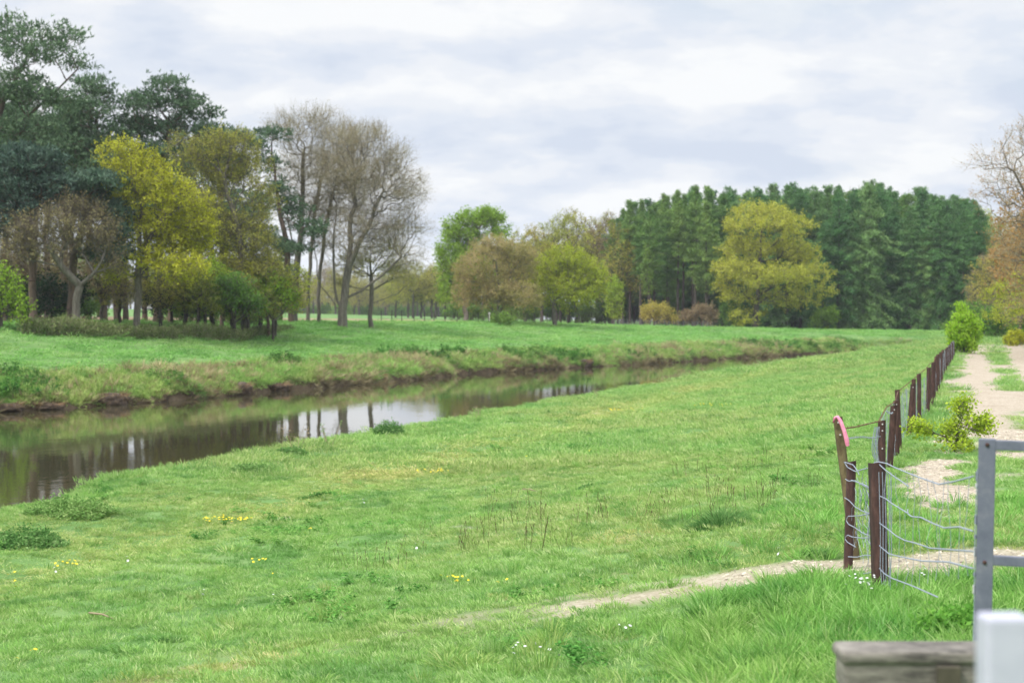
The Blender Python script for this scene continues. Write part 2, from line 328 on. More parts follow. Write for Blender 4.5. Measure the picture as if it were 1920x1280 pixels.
def build_terrain():
    Y = np.concatenate([np.arange(-60, 4, 2.0), np.arange(4, 40, .16), np.arange(40, 90, .3), np.arange(90, 260, .7), 260 * 1.05 ** np.arange(0, 34)])
    KX, KZ = keys(Y)
    cnt = [6, 8, 8, 14, 14, 10, 10, 8, 4, 3, 3, 3, 8, 10, 30, 14, 14, 12, 5, 6, 24, 10, 10, 6]
    cols = []
    for k, c in enumerate(cnt):
        t = np.arange(c) / c
        if k == 0: t = 1 - (1 - t) ** 2.5
        if k == len(cnt) - 1: t = t ** 2.5
        cols.append(KX[:, k:k + 1] + (KX[:, k + 1:k + 2] - KX[:, k:k + 1]) * t)
    cols.append(KX[:, -1:]); X = np.concatenate(cols, 1); YY = np.repeat(Y[:, None], X.shape[1], 1)
    Z = gz(X, YY); gr, so, dr, fs = masks(X, YY); r, c = X.shape
    idx = np.arange(r * c).reshape(r, c); Q = np.stack([idx[:-1, :-1], idx[:-1, 1:], idx[1:, 1:], idx[1:, :-1]], -1).reshape(-1, 4)
    V = np.stack([X, YY, Z], -1).reshape(-1, 3); gm = gr.ravel()[Q].mean(1)
    qy = V[Q][:, :, 1].mean(1); qx = V[Q][:, :, 0].mean(1); qz = V[Q][:, :, 2].mean(1)
    isg = gm > .5; onp = isg & (np.abs(qy - path_y(qx)) < 1.6) & (qy < 19) ; trk = isg & ~onp
    W, C = fw(qy), crest(qy)
    bank = (~isg) & (qx > W - 4.6) & (qx < W + 2)
    fld = (~isg) & ~bank & (qx < np.minimum(C, W - 7) - 1.5) & (qy > 140)
    for nm, sel in (('ground', ~(isg | bank | fld)), ('gravel_track', trk), ('footpath', onp), ('riverbank', bank), ('field', fld)):
        q = Q[sel]; u, inv = np.unique(q, return_inverse=True); mb = MB(); mb.add(V[u], inv.reshape(-1, 4)); me = mb.mesh(nm, MG, True)
        a = me.attributes.new('mask', 'FLOAT_COLOR', 'POINT'); cc = np.ones((len(u), 4), np.float32); cc[:, 0] = gr.ravel()[u]; cc[:, 1] = so.ravel()[u]; cc[:, 2] = dr.ravel()[u]; a.data.foreach_set('color', cc.ravel())
        a = me.attributes.new('field', 'FLOAT', 'POINT'); a.data.foreach_set('value', fs.ravel()[u].astype(np.float32))
        tag(obj(nm, me), kind='structure')
    # water
    Yw = np.concatenate([np.arange(-60, 120, 1.0), np.arange(120, 330, 4)]); KX, _ = keys(Yw); a = KX[:, 9] - .8; b_ = KX[:, 12] + .5
    V = np.stack([np.stack([a + (b_ - a) * t, Yw, np.full_like(Yw, WZ)], -1) for t in np.linspace(0, 1, 5)], 1); r, c = V.shape[:2]
    idx = np.arange(r * c).reshape(r, c); Q = np.stack([idx[:-1, :-1], idx[:-1, 1:], idx[1:, 1:], idx[1:, :-1]], -1).reshape(-1, 4)
    mb = MB(); mb.add(V.reshape(-1, 3), Q)
    m, N, L, out = newmat('river_water'); p = N.new('ShaderNodeBsdfPrincipled'); L.new(p.outputs[0], out.inputs[0])
    p.inputs['Base Color'].default_value = (.055, .048, .024, 1); p.inputs['Roughness'].default_value = .03; p.inputs['IOR'].default_value = 1.4; p.inputs['Specular IOR Level'].default_value = .8
    tc = N.new('ShaderNodeTexCoord'); bp = N.new('ShaderNodeBump'); no = N.new('ShaderNodeTexNoise'); mp = N.new('ShaderNodeMapping'); mp.inputs['Scale'].default_value = (1, .5, 1); mp.inputs['Rotation'].default_value = (0, 0, R(20))
    L.new(tc.outputs['Object'], mp.inputs[0]); L.new(mp.outputs[0], no.inputs['Vector']); no.inputs['Scale'].default_value = 2.4; no.inputs['Detail'].default_value = 4
    n2 = N.new('ShaderNodeTexNoise'); n2.inputs['Scale'].default_value = .12; L.new(tc.outputs['Object'], n2.inputs['Vector']); n2.inputs['Detail'].default_value = 3
    ms = N.new('ShaderNodeMath'); ms.operation = 'MULTIPLY_ADD'; L.new(n2.outputs['Fac'], ms.inputs[0]); ms.inputs[1].default_value = .5; ms.inputs[2].default_value = -.13
    L.new(ms.outputs[0], bp.inputs['Strength']); bp.inputs['Distance'].default_value = .03; L.new(no.outputs['Fac'], bp.inputs['Height']); L.new(bp.outputs[0], p.inputs['Normal'])
    tag(obj('river', mb.mesh('river', m, True)), kind='structure')
build_terrain()

# ------------------------------------------------------------------ scattered ground cover
protos = {}
def proto(coll, name, me):
    if coll not in protos: protos[coll] = bpy.data.collections.new(coll)
    o = bpy.data.objects.new(name, me); protos[coll].objects.link(o)
def tuft(n, rad, h0, h1, wd, lean, bend, mats, mi=0, g=rng, flat=1.0):
    mb = MB(); a = g.uniform(0, 6.283, n); r = rad * np.sqrt(g.random(n)); B = np.stack([r * np.cos(a), r * np.sin(a), np.full(n, -.015)], 1)
    D = np.stack([np.cos(a) * (.25 + r / rad), np.sin(a) * (.25 + r / rad), np.zeros(n)], 1) * lean + g.normal(size=(n, 3)) * [.35, .35, 0] * lean + [0, 0, 1]
    L_ = g.uniform(h0, h1, n) * (1 - .35 * (r / rad) ** 2 * flat)
    blades(mb, B, D, L_, wd * g.uniform(.7, 1.3, n), bend * g.uniform(.2, 1.3, n), mi, g=g)
    return mb
MGR = mat_leaf('grass_blade', (.14, .30, .06), (.30, .495, .135), (.53, .63, .30), scale=3, transl=.3, instancer=True)
MDRY = mat_leaf('straw', (.27, .22, .12), (.45, .38, .24), (.64, .56, .40), scale=3, transl=.2, instancer=True)
MHERB = mat_leaf('herb_leaf', (.05, .13, .03), (.10, .24, .05), (.2, .36, .09), scale=6, transl=.3, instancer=True)
for k in range(4): proto('lawn', f'lawn{k}', tuft(130, .2, .035, .085, .006, .9, 1.0, MGR).mesh('lawn', MGR))
for k in range(4): proto('long', f'long{k}', tuft(90, .13, .10, .26, .007, .5, .8, MGR).mesh('long', MGR))
for k in range(3): proto('mid', f'mid{k}', tuft(110, .42, .05, .15, .014, .8, .9, MGR).mesh('mid', MGR))
for k in range(3): proto('far', f'far{k}', tuft(90, .8, .08, .26, .03, .8, .8, MGR).mesh('far', MGR))
for k in range(3): proto('dry', f'dry{k}', tuft(120, .3, .15, .5, .014, 1.1, 2.2, MDRY).mesh('dry', MDRY))
for k in range(3):
    mb = MB(); g = rng; n = 16; a = g.uniform(0, 6.28, n); r = .22 * np.sqrt(g.random(n)); B = np.stack([r * np.cos(a), r * np.sin(a), r * 0 - .02], 1); D = norm(np.stack([np.cos(a) * .6, np.sin(a) * .6, np.ones(n)], 1) + g.normal(size=(n, 3)) * .25)
    Lh = g.uniform(.12, .32, n); tubes(mb, B, B + D * Lh[:, None], .004, .002, 3)
    for t in (.35, .55, .75, .95):
        for q in range(5): leaves(mb, B + D * (Lh * t)[:, None] + g.normal(size=(n, 3)) * .03, .06, aspect=.5, up=1.2)
    proto('herb', f'herb{k}', mb.mesh('herb', MHERB))
MSP = mat_leaf('seed_spike', (.06, .05, .03), (.14, .12, .06), (.26, .24, .12), 6, .1, instancer=True)
for k in range(2):
    mb = MB(); B = rng.normal(size=(7, 3)) * [.12, .12, 0]; T = B + rng.normal(size=(7, 3)) * [.04, .04, 0] + np.stack([np.zeros(7), np.zeros(7), rng.uniform(.16, .34, 7)], 1); tubes(mb, B, T, .0022, .002, 3); tubes(mb, T, T + (T - B) * .14, .005, .003, 4)
    proto('spike', f'spike{k}', mb.mesh('spike', MSP))
def rock_mesh(s, g, mat):
    import bmesh
    bm = bmesh.new(); bmesh.ops.create_icosphere(bm, subdivisions=2, radius=1)
    for v in bm.verts:
        f = 1 + .25 * math.sin(v.co.x * 3 + s) * math.cos(v.co.y * 4 + s * 2) + g.normal() * .06; v.co = v.co * f
    me = bpy.data.meshes.new('pebble'); bm.to_mesh(me); bm.free(); me.materials.append(mat); return me
def mat_pebble():
    m, N, L, out = newmat('pebble_stone'); b = N.new('ShaderNodeBsdfPrincipled'); L.new(b.outputs[0], out.inputs[0]); b.inputs['Roughness'].default_value = .8
    ti = N.new('ShaderNodeAttribute'); ti.attribute_type = 'INSTANCER'; ti.attribute_name = 'tint'; L.new(ti.outputs['Color'], b.inputs['Base Color']); return m
MP = mat_pebble()
for k in range(3): proto('pebble', f'pebble{k}', rock_mesh(k * 1.7, rng, MP))

def scatter(name, coll, pts, rot, scl, tint, label=None):
    n = len(pts); me = bpy.data.meshes.new(name); me.vertices.add(n); me.vertices.foreach_set('co', np.asarray(pts, np.float32).ravel())
    a = me.attributes.new('rot', 'FLOAT_VECTOR', 'POINT'); a.data.foreach_set('vector', np.asarray(rot, np.float32).ravel())
    a = me.attributes.new('scl', 'FLOAT_VECTOR', 'POINT'); a.data.foreach_set('vector', np.asarray(scl, np.float32).ravel())
    a = me.attributes.new('tint', 'FLOAT_COLOR', 'POINT'); a.data.foreach_set('color', np.concatenate([tint, np.ones((n, 1))], 1).astype(np.float32).ravel())
    a = me.attributes.new('pick', 'INT', 'POINT'); a.data.foreach_set('value', rng.integers(0, 8, n).astype(np.int32))
    ng = bpy.data.node_groups.new('scatter_' + name, 'GeometryNodeTree')
    ng.interface.new_socket('Geometry', in_out='INPUT', socket_type='NodeSocketGeometry'); ng.interface.new_socket('Geometry', in_out='OUTPUT', socket_type='NodeSocketGeometry')
    N, L = ng.nodes, ng.links; gi = N.new('NodeGroupInput'); go = N.new('NodeGroupOutput'); ip = N.new('GeometryNodeInstanceOnPoints'); ci = N.new('GeometryNodeCollectionInfo')
    ci.inputs['Collection'].default_value = protos[coll]; ci.inputs['Separate Children'].default_value = True; ci.inputs['Reset Children'].default_value = True
    def na(nm, ty): x = N.new('GeometryNodeInputNamedAttribute'); x.data_type = ty; x.inputs['Name'].default_value = nm; return x.outputs['Attribute']
    L.new(gi.outputs[0], ip.inputs['Points']); L.new(ci.outputs[0], ip.inputs['Instance']); ip.inputs['Pick Instance'].default_value = True
    L.new(na('pick', 'INT'), ip.inputs['Instance Index']); L.new(na('rot', 'FLOAT_VECTOR'), ip.inputs['Rotation']); L.new(na('scl', 'FLOAT_VECTOR'), ip.inputs['Scale'])
    L.new(ip.outputs[0], go.inputs[0])
    o = obj(name, me); md = o.modifiers.new('scatter', 'NODES'); md.node_group = ng; tag(o, label, None, None, 'stuff'); return o
def region(y0, y1, dens, margin=1.5, xlo=None, xhi=None, g=rng):
    """random points of the wedge the photograph sees (plus a margin to both sides)"""
    A = (y1 - y0) * (.62 * (y0 + y1) / 2 + 2 * margin); n = int(A * dens)
    Y = y0 + (y1 - y0) * g.random(n); k = (.31 * Y + margin) / (.31 * y1 + margin); keep = g.random(n) < k; 
    Y = np.concatenate([Y[keep], []]); hw = .31 * Y + margin; X = g.uniform(-1, 1, len(Y)) * hw
    return X, Y
def side(X, Y):
    KX, _ = keys(Y); return KX[:, 9], KX[:, 13], KX[:, 19], KX[:, 3], KX[:, 20], KX[:, 21]
def put(name, coll, X, Y, hs, ws, tint, tilt=.12, sink=0.0, label=None):
    n = len(X); Z = gz(X, Y) - sink
    rot = np.stack([rng.normal(size=n) * tilt, rng.normal(size=n) * tilt, rng.uniform(0, 6.28, n)], 1)
    return scatter(name, coll, np.stack([X, Y, Z], 1), rot, np.stack([ws, ws, hs], 1), tint, label)
def tints(X, Y, base=(1, 1, 1), s=0):
    a = fbm(X * .35, Y * .22, 90 + s)[:, None]; b = fbm(X * 1.9, Y * 1.3, 95 + s)[:, None]
    yel = sstep(.42, .72, a); dk = sstep(.56, .70, b)
    t = np.array(base) * (1 + yel * [.22, .0, .12]) * (1 - dk * [.38, .24, .28]) * (.88 + .24 * rng.random((len(X), 1)))
    return t

def grass_all():
    # near and middle lawn
    for nm, coll, y0, y1, dens, wsc in (('grass', 'lawn', 7.5, 38, 60, 1.0), ('grass', 'mid', 36, 100, 13, 1.0), ('grass', 'far', 96, 215, 3.2, 1.0)):
        X, Y = region(y0, y1, dens); W, Lp, Fn, C, tl, tr = side(X, Y); gr, so, dr, fs = masks(X, Y)
        near = X > Lp - .35
        k = near & (rng.random(len(X)) > gr * 1.25 + .35 * dr) & ~((Y < 9.2) & (X > .5))
        X, Y = X[k], Y[k]; Lp, Fn, dr = Lp[k], Fn[k], dr[k]; gr = gr[k]
        hh = .55 + 1.1 * fbm(X * .7, Y * .5, 101); track = np.exp(-((X - (Fn - 11.5)) / 1.3) ** 2) * (Y > 10); lipz = np.exp(-((X - Lp) / 1.0) ** 2)
        hh = hh * (1 - .45 * track) * (1 + .4 * lipz * (Y < 45)) * (1 - .35 * lipz * (Y > 75)) * (1 - .5 * gr); t = tints(X, Y)
        t = t * (1 + track[:, None] * [.25, .0, .05]) * (1 + dr[:, None] * [.5, .05, .2])
        put(nm, coll, X, Y, hh, wsc * (.8 + .5 * rng.random(len(X))), t, .16)
    # long tussocks
    X, Y = region(7.5, 60, 9); W, Lp, Fn, C, tl, tr = side(X, Y); gr, so, dr, fs = masks(X, Y)
    n1 = fbm(X * .8, Y * .55, 120); n2 = fbm(X * 2.6, Y * 2.2, 125)
    fg = sstep(15.2, 13.6, Y - (0 - X) * .25) * sstep(-3, .5, X)                      # rank grass this side of the path
    slope = np.exp(-((X - (Fn - 4)) / 2.2) ** 2) * (Y > 17)
    pr = .12 + .9 * sstep(.56, .70, n2) * sstep(.45, .62, n1) + fg * .95 + slope * .45 * sstep(.4, .6, n1) + .75 * np.exp(-((X - Lp - .1) / .5) ** 2) + .8 * np.exp(-((X - Fn) / .35) ** 2)
    k = (X > Lp - .4) & (rng.random(len(X)) < pr) & (gr < .35) & ~((Y < 9.2) & (X > .5)); X, Y, fg, sl = X[k], Y[k], fg[k], slope[k]
    put('grass', 'long', X, Y, (.32 + .6 * rng.random(len(X)) ** 1.6) * (1 + .6 * np.maximum(fg, sl * .7)), .8 + .6 * rng.random(len(X)), tints(X, Y, (.95, 1, .9), 3) * (1 - .0 * fg[:, None]), .2)
    # grass to the right of the fence and beside the gate
    X = rng.uniform(1.2, 9, 5200); Y = rng.uniform(7.5, 21, 5200); gr, so, dr, fs = masks(X, Y); Fn = fence(Y)
    fgm = (Y < 14.6); k = (rng.random(len(X)) < np.where(fgm, 1.0, .12)) & (gr < .4) & (X < .34 * Y + 1.5) & (X > Fn - 1.5) & ~((Y < 9.2) & (X > .5)); X, Y = X[k], Y[k]
    put('grass', 'long', X, Y, .6 + .6 * rng.random(len(X)), .9 + .6 * rng.random(len(X)), tints(X, Y, (.8, 1, .8), 5), .2)
    # herbs: nettles and docks
    X, Y = region(9, 60, 5); W, Lp, Fn, C, tl, tr = side(X, Y); gr, so, dr, fs = masks(X, Y); n = fbm(X * .5, Y * .35, 140)
    k = (X > Lp - .3) & (X < Fn - .3) & (gr < .2) & (rng.random(len(X)) < +.008 + .3 * sstep(.62, .72, n) + .3 * np.exp(-((X - Lp - .5) / .8) ** 2) * sstep(.45, .6, n)); X, Y = X[k], Y[k]
    put('undergrowth', 'herb', X, Y, .25 + .3 * rng.random(len(X)), .6 + .4 * rng.random(len(X)), tints(X, Y) * 1.45, .15, label='low dark weeds growing through the near meadow grass')
    # far slope
    X, Y = region(66, 225, 2.6, 6); W, Lp, Fn, C, tl, tr = side(X, Y); d = W - X
    k = (d > 1.6 + 2.2 * rng.random(len(X))) & (X > C - 7) ; X, Y, d = X[k], Y[k], d[k]
    put('grass', 'far', X, Y, .35 + .6 * fbm(X * .4, Y * .3, 150), .9 + .4 * rng.random(len(X)), tints(X, Y, (.8, .98, .85), 7), .15)
    # far bank: straw, green growth, hanging turf
    Y = 60 + (215 - 60) * rng.random(21000) ** 1.25; W, Lp, Fn, C, tl, tr = side(Y * 0, Y); d = .05 + 4.3 * rng.random(len(Y)) ** 1.3; X = W - d
    patch = fbm(X * .3, Y * .17, 75); k = (np.abs(X) < .31 * Y + 6) & (rng.random(len(Y)) < .07 + .30 * sstep(.48, .62, patch)) ; Xd, Yd, dd = X[k], Y[k], d[k]
    br = rng.random((len(Xd), 1)); put('grass', 'dry', Xd, Yd, .55 + .5 * rng.random(len(Xd)), 1.0 + .8 * rng.random(len(Xd)), np.array([.95, .95, .82]) * (.6 + .6 * br) * np.where(dd[:, None] < .5, .7, 1), .45, .05)
    k = ~k & (np.abs(X) < .31 * Y + 6) & (d > .25) ; X, Y = X[k], Y[k]; k = rng.random(len(X)) < .75; X, Y = X[k], Y[k]
    put('grass', 'mid', X, Y, 1.2 + 1.6 * rng.random(len(X)), 1.0 + .5 * rng.random(len(X)), tints(X, Y, (.92, .94, .8), 9) * (.85 + .4 * rng.random((len(X), 1))), .4)
    Y = 60 + 130 * rng.random(1500) ** 1.3; W = side(Y * 0, Y)[0]; X = W - (.8 + 4 * rng.random(len(Y))); k = (fbm(X * .3, Y * .25, 160) > .61) & (np.abs(X) < .31 * Y + 6); X, Y = X[k], Y[k]
    put('undergrowth', 'herb', X, Y, 1.3 + 1.0 * rng.random(len(X)), 1.8 + 1.0 * rng.random(len(X)), tints(X, Y, (1.0, 1.05, 1.0)), .2, label='green nettles and brambles on the far river bank')
    # plantain spikes on the rough slope
    Y = rng.uniform(20, 31, 110); Fn = fence(Y); X = Fn - rng.uniform(1.0, 7.0, 110); n = fbm(X * .5, Y * .3, 190); k = (n > .5) & (masks(X, Y)[0] < .1); X, Y = X[k], Y[k]
    put('undergrowth', 'spike', X, Y, .6 + .6 * rng.random(len(X)), .8 + .4 * rng.random(len(X)), np.ones((len(X), 3)) * (.7 + .5 * rng.random((len(X), 1))), .1, label='thin dark seed spikes standing above the grass of the near slope')
    # pebbles
    X = rng.uniform(2, 12, 60000); Y = rng.uniform(14, 34, 60000); gr, so, dr, fs = masks(X, Y); k = (gr > .45) & (X < .34 * Y + 1.5) & (rng.random(len(X)) < .5); X, Y = X[k], Y[k]; s = .007 + .02 * rng.random(len(X)) ** 3; b = rng.random((len(X), 1))
    put('gravel', 'pebble', X, Y, s * .6, s, np.array([.40, .35, .27]) * (.55 + 1.1 * b), .3, 0, label='loose pale pebbles on the track')
grass_all()
# ------------------------------------------------------------------ trees
def bark(name, a, b, c, st=(1, 1, .18)): return mat_rough(name, [(.3, a), (.5, b), (.7, c)], 9, 6, .95, .8, st, dist=.03)
BK_OAK = bark('oak_bark', (.07, .062, .048), (.14, .125, .098), (.22, .20, .165))
BK_PINE = bark('pine_bark', (.06, .045, .036), (.13, .09, .07), (.22, .145, .105))
BK_DARK = bark('dark_bark', (.035, .03, .026), (.075, .062, .052), (.13, .11, .095))
TW_GREY = mat_rough('grey_twig', [(.3, (.09, .075, .06)), (.7, (.17, .14, .11))], 4)
TW_TAN = mat_rough('tan_twig', [(.3, (.24, .215, .13)), (.7, (.40, .36, .22))], 4)
ML = dict(
    pine=mat_leaf('pine_needles', (.06, .11, .06), (.115, .185, .10), (.19, .28, .15), 1.2, .15),
    bluepine=mat_leaf('blue_pine_needles', (.05, .095, .07), (.095, .155, .11), (.16, .23, .165), 1.2, .15),
    yellow=mat_leaf('yellow_spring_leaves', (.26, .28, .02), (.48, .49, .04), (.66, .64, .09), .8, .4),
    olive=mat_leaf('olive_spring_leaves', (.23, .235, .045), (.41, .395, .075), (.58, .54, .14), .8, .4),
    tan=mat_leaf('brown_buds', (.14, .11, .06), (.24, .19, .10), (.34, .28, .14), .8, .3),
    tanolive=mat_leaf('olive_brown_buds', (.15, .13, .055), (.25, .22, .10), (.36, .32, .16), .8, .3),
    pink=mat_leaf('pinkish_young_leaves', (.25, .25, .07), (.42, .36, .13), (.60, .42, .24), .6, .4),
    lime=mat_leaf('yellow_green_leaves', (.28, .33, .02), (.49, .53, .045), (.66, .67, .10), .8, .4),
    green=mat_leaf('fresh_green_leaves', (.13, .23, .02), (.25, .41, .04), (.39, .56, .08), .8, .4),
    under=mat_leaf('understory_leaves', (.07, .15, .03), (.15, .28, .05), (.25, .41, .085), .8, .35),
    dark=mat_leaf('dark_evergreen_leaves', (.01, .03, .015), (.022, .055, .025), (.04, .085, .035), .8, .15),
    conifer=mat_leaf('conifer_needles', (.06, .14, .045), (.11, .235, .075), (.19, .34, .12), .5, .2, objvar=.25),
    larch=mat_leaf('larch_needles', (.08, .17, .04), (.15, .27, .065), (.25, .38, .10), .5, .25),
    gold=mat_leaf('golden_oak_leaves', (.27, .29, .03), (.50, .50, .06), (.70, .67, .12), .7, .4),
    bright=mat_leaf('bright_sapling_leaves', (.34, .55, .03), (.52, .74, .06), (.66, .82, .12), 1.5, .45),
    orange=mat_leaf('orange_brown_young_leaves', (.22, .13, .05), (.38, .24, .085), (.52, .36, .14), .8, .35),
    mixed=mat_leaf('pale_green_leaves', (.18, .22, .03), (.31, .36, .055), (.46, .49, .10), .8, .4),
    shrub=mat_leaf('shrub_leaves', (.18, .30, .02), (.32, .47, .04), (.48, .62, .09), 5, .4),
)
def grow(chains, pts, g, alpha=.5, seg=.9, rbase=.3, rtip=.010, e=2.3, jit=.10, curv=.12, kfork=2):
    """limbs that reach every point of the crown by short detours from the trunk; returns nodes, parents, radii"""
    cap = 60 + sum(len(c) for c in chains) * 4 + len(pts) * 9
    pos = np.zeros((cap, 3)); par = np.full(cap, -1); pl = np.zeros(cap); low = np.zeros(cap); n = 0
    last = {}
    for ci, ch in enumerate(chains):
        ch = np.asarray(ch, float)
        # resample with a little wander
        out = [ch[0]]
        for a, b in zip(ch[:-1], ch[1:]):
            m = max(1, int(np.linalg.norm(b - a) / seg))
            for t in range(1, m + 1): out.append(a + (b - a) * t / m + g.normal(size=3) * [.05, .05, .02] * (t < m) * min(2, 1 + rbase))
        start = 0
        if ci > 0:
            j = int(np.argmin(((pos[:n] - ch[0]) ** 2).sum(1))); prev = j; start = 1
        else: prev = -1
        for p in out[start:]:
            pos[n] = p; par[n] = prev; pl[n] = 0 if prev < 0 else pl[prev] + np.linalg.norm(p - pos[prev]) * .55; low[n] = 0; prev = n; n += 1
    zmin = np.percentile(pts[:, 2], 3); base = pos[0]
    nt = n; h0 = base[2] + (zmin - base[2]) * .55
    pen = np.zeros(cap); pen[:nt] = np.where(pos[:nt, 2] < h0, 1e3, 0)
    if (pen[:nt] == 0).sum() < 2: pen[:nt] = 0
    fork = pos[:nt][pen[:nt] == 0][0]
    order = np.argsort(np.linalg.norm(pts - fork, axis=1))
    for i in order:
        p = pts[i]; dv = pos[:n] - p; d = np.sqrt((dv ** 2).sum(1)); j = int(np.argmin(d + alpha * pl[:n] + pen[:n] + .35 * np.maximum(dv[:, 2], 0)))
        dd = d[j]; q = pos[j]; m = max(1, min(8, int(dd / seg)))
        c = (q + p) / 2 + np.array([0, 0, 1]) * dd * curv * g.normal(.3, 1) + g.normal(size=3) * dd * jit
        prev = j
        for t in range(1, m + 1):
            u = t / m; x = q * (1 - u) ** 2 + 2 * c * u * (1 - u) + p * u * u
            pos[n] = x; par[n] = prev; pl[n] = pl[prev] + np.linalg.norm(x - pos[prev]); prev = n; n += 1
            if n >= cap - 2: break
        if n >= cap - 10: break
    pos, par = pos[:n], par[:n]; acc = np.zeros(n); kids = np.zeros(n, int)
    for k in range(n - 1, 0, -1):
        if kids[k] == 0: acc[k] = rtip ** e
        acc[par[k]] += acc[k]; kids[par[k]] += 1
    rad = rtip * np.maximum(acc / rtip ** e, 1) ** (math.log(rbase / rtip) / math.log(max(acc[0] / rtip ** e, 2)))
    return pos, par, rad, kids
def wood(mb, pos, par, rad, flare=1.25, mi=0):
    k = np.arange(1, len(pos)); k = k[par[k] >= 0]; r1 = rad[k]; r0 = np.minimum(rad[par[k]], r1 * 1.25)
    base = par[k] == 0; r0 = np.where(base, rad[0] * flare, r0)
    for lo, hi, s in ((.12, 99, 9), (.04, .12, 6), (0, .04, 4)):
        m = (r1 >= lo) & (r1 < hi); tubes(mb, pos[par[k[m]]], pos[k[m]], r0[m], r1[m], s, mi)
def lobe_pts(lobes, n, g, depth=.85, shell=.45):
    """points through the volume of a union of ellipsoids (cx,cy,cz,rx,ry,rz)"""
    lobes = np.asarray(lobes, float); vol = lobes[:, 3] * lobes[:, 4] * lobes[:, 5]; k = g.choice(len(lobes), n, p=vol / vol.sum())
    d = norm(g.normal(size=(n, 3))); r = g.random(n) ** shell
    return lobes[k, :3] + d * r[:, None] * lobes[k, 3:]
def make_tree(name, cat, label, bx, D, chains, lobes, leaf, bk=None, tw=None, n=500, rb=.28, style='leaf', dens=10, lsize=.16, tl=.7, seed=0, group=None, alpha=.5, aspect=.6, depth=.9, twn=3, xy=None, curv=.12, dz=0, twr=.011, rtip=.010, seg=.9, zmin=None):
    g = np.random.default_rng(1000 + seed); s = D / F; X = PD(bx, D); z0 = g1(X, D) if xy is None else 0
    def loc(px, py): return np.array([(px - bx) * s, 0, ZC - (py - HY) * s - z0])
    lb = []
    for i, l in enumerate(lobes):
        c = loc(l[0], l[1]); ry = l[2] * s * depth; off = g.uniform(-.6, .6) * ry if len(l) < 5 else l[4] * s
        lb.append([c[0], off, c[2], l[2] * s, ry, l[3] * s])
    ch3 = []
    for ci, ch in enumerate(chains):
        c = np.array([loc(*p[:2]) for p in ch]); 
        if ci == 0: c[0][2] = -.15 if D > 40 else -.03
        yoff = 0 if ci == 0 else g.uniform(-1, 1) * 1.2
        t = np.linspace(0, 1, len(c)); c[:, 1] += yoff * t; ch3.append(c)
    pts = lobe_pts(lb, n, g); pts = pts[pts[:, 2] > (zmin or (.12 if cat in ('shrub', 'small tree') else .6))]
    pos, par, rad, kids = grow(ch3, pts, g, alpha=alpha, rbase=rb, curv=curv, rtip=rtip, seg=seg)
    root = empty(name, (X, D, z0)); tag(root, label, cat, group)
    mb = MB(); wood(mb, pos, par, rad); child(root, 'trunk', mb.mesh('trunk', bk or BK_OAK, True))
    crown(root, pos, par, rad, kids, np.array(lb), leaf, tw or TW_GREY, style, dens, lsize, tl, g, aspect, twn, len(sum(chains, [])), twr)
    return root
def crown(root, pos, par, rad, kids, lb, leaf, tw, style, dens, lsize, tl, g, aspect, twn, nch, twr=.011):
    mb = MB(); ctr = lb[:, :3].mean(0); fine = np.where(rad < (.03 if twr > .005 else .006))[0]; tips = np.where(kids == 0)[0]
    lm = ML[leaf] if isinstance(leaf, str) else leaf
    if style == 'pine':
        t = tips; C = pos[t]; o = norm(C - ctr + [0, 0, .5]); m = dens; 
        Cc = np.repeat(C, m, 0) + g.normal(size=(len(C) * m, 3)) * [tl * .5, tl * .5, tl * .22]
        D = norm(np.repeat(o, m, 0) * .5 + g.normal(size=Cc.shape) * .55 + [0, 0, .35])
        # each shoot: a few needle sprays fanned round one twig end
        for q in range(4):
            D2 = norm(D + g.normal(size=D.shape) * .55); sd_ = norm(np.cross(D2, g.normal(size=D.shape))); L_ = lsize * g.uniform(.6, 1.3, (len(D), 1)); Wd = L_ * aspect * .3
            V = np.stack([Cc - sd_ * Wd * .3, Cc + D2 * L_ * .5 + sd_ * Wd, Cc + D2 * L_, Cc + D2 * L_ * .5 - sd_ * Wd], 1).reshape(-1, 3)
            mb.add(V, np.arange(len(V)).reshape(-1, 4), 0, g.random(len(Cc)))
        child(root, 'crown', mb.mesh('crown', [lm, tw])); return
    src = np.concatenate([np.repeat(tips, twn), np.repeat(fine, max(1, twn // 2))]); B = pos[src]; pd = norm(B - pos[np.maximum(par[src], 0)]); o = norm(B - ctr)
    D = norm(pd * .8 + o * .45 + g.normal(size=B.shape) * .55 + [0, 0, .22]); Lt = tl * g.uniform(.5, 1.3, (len(B), 1)); M = B + D * Lt * .5; D2 = norm(D + g.normal(size=B.shape) * .28 + [0, 0, .12]); T = M + D2 * Lt * .5
    tubes(mb, B, M, twr, twr * .75, 3, 1); tubes(mb, M, T, twr * .75, twr * .35, 3, 1)
    S1 = norm(D + g.normal(size=B.shape) * .8); tubes(mb, M, M + S1 * Lt * .4, twr * .6, twr * .3, 3, 1)
    if dens > 0:
        m = dens; u = g.random((len(B), m, 1)) ** .7; C = np.where(u < .5, B[:, None] + (M - B)[:, None] * u * 2, M[:, None] + (T - M)[:, None] * (u - .5) * 2)
        C = C + g.normal(size=C.shape) * lsize * .75; leaves(mb, C.reshape(-1, 3), lsize, 0, aspect, .3, g=g)
    child(root, 'crown', mb.mesh('crown', [lm, tw]))

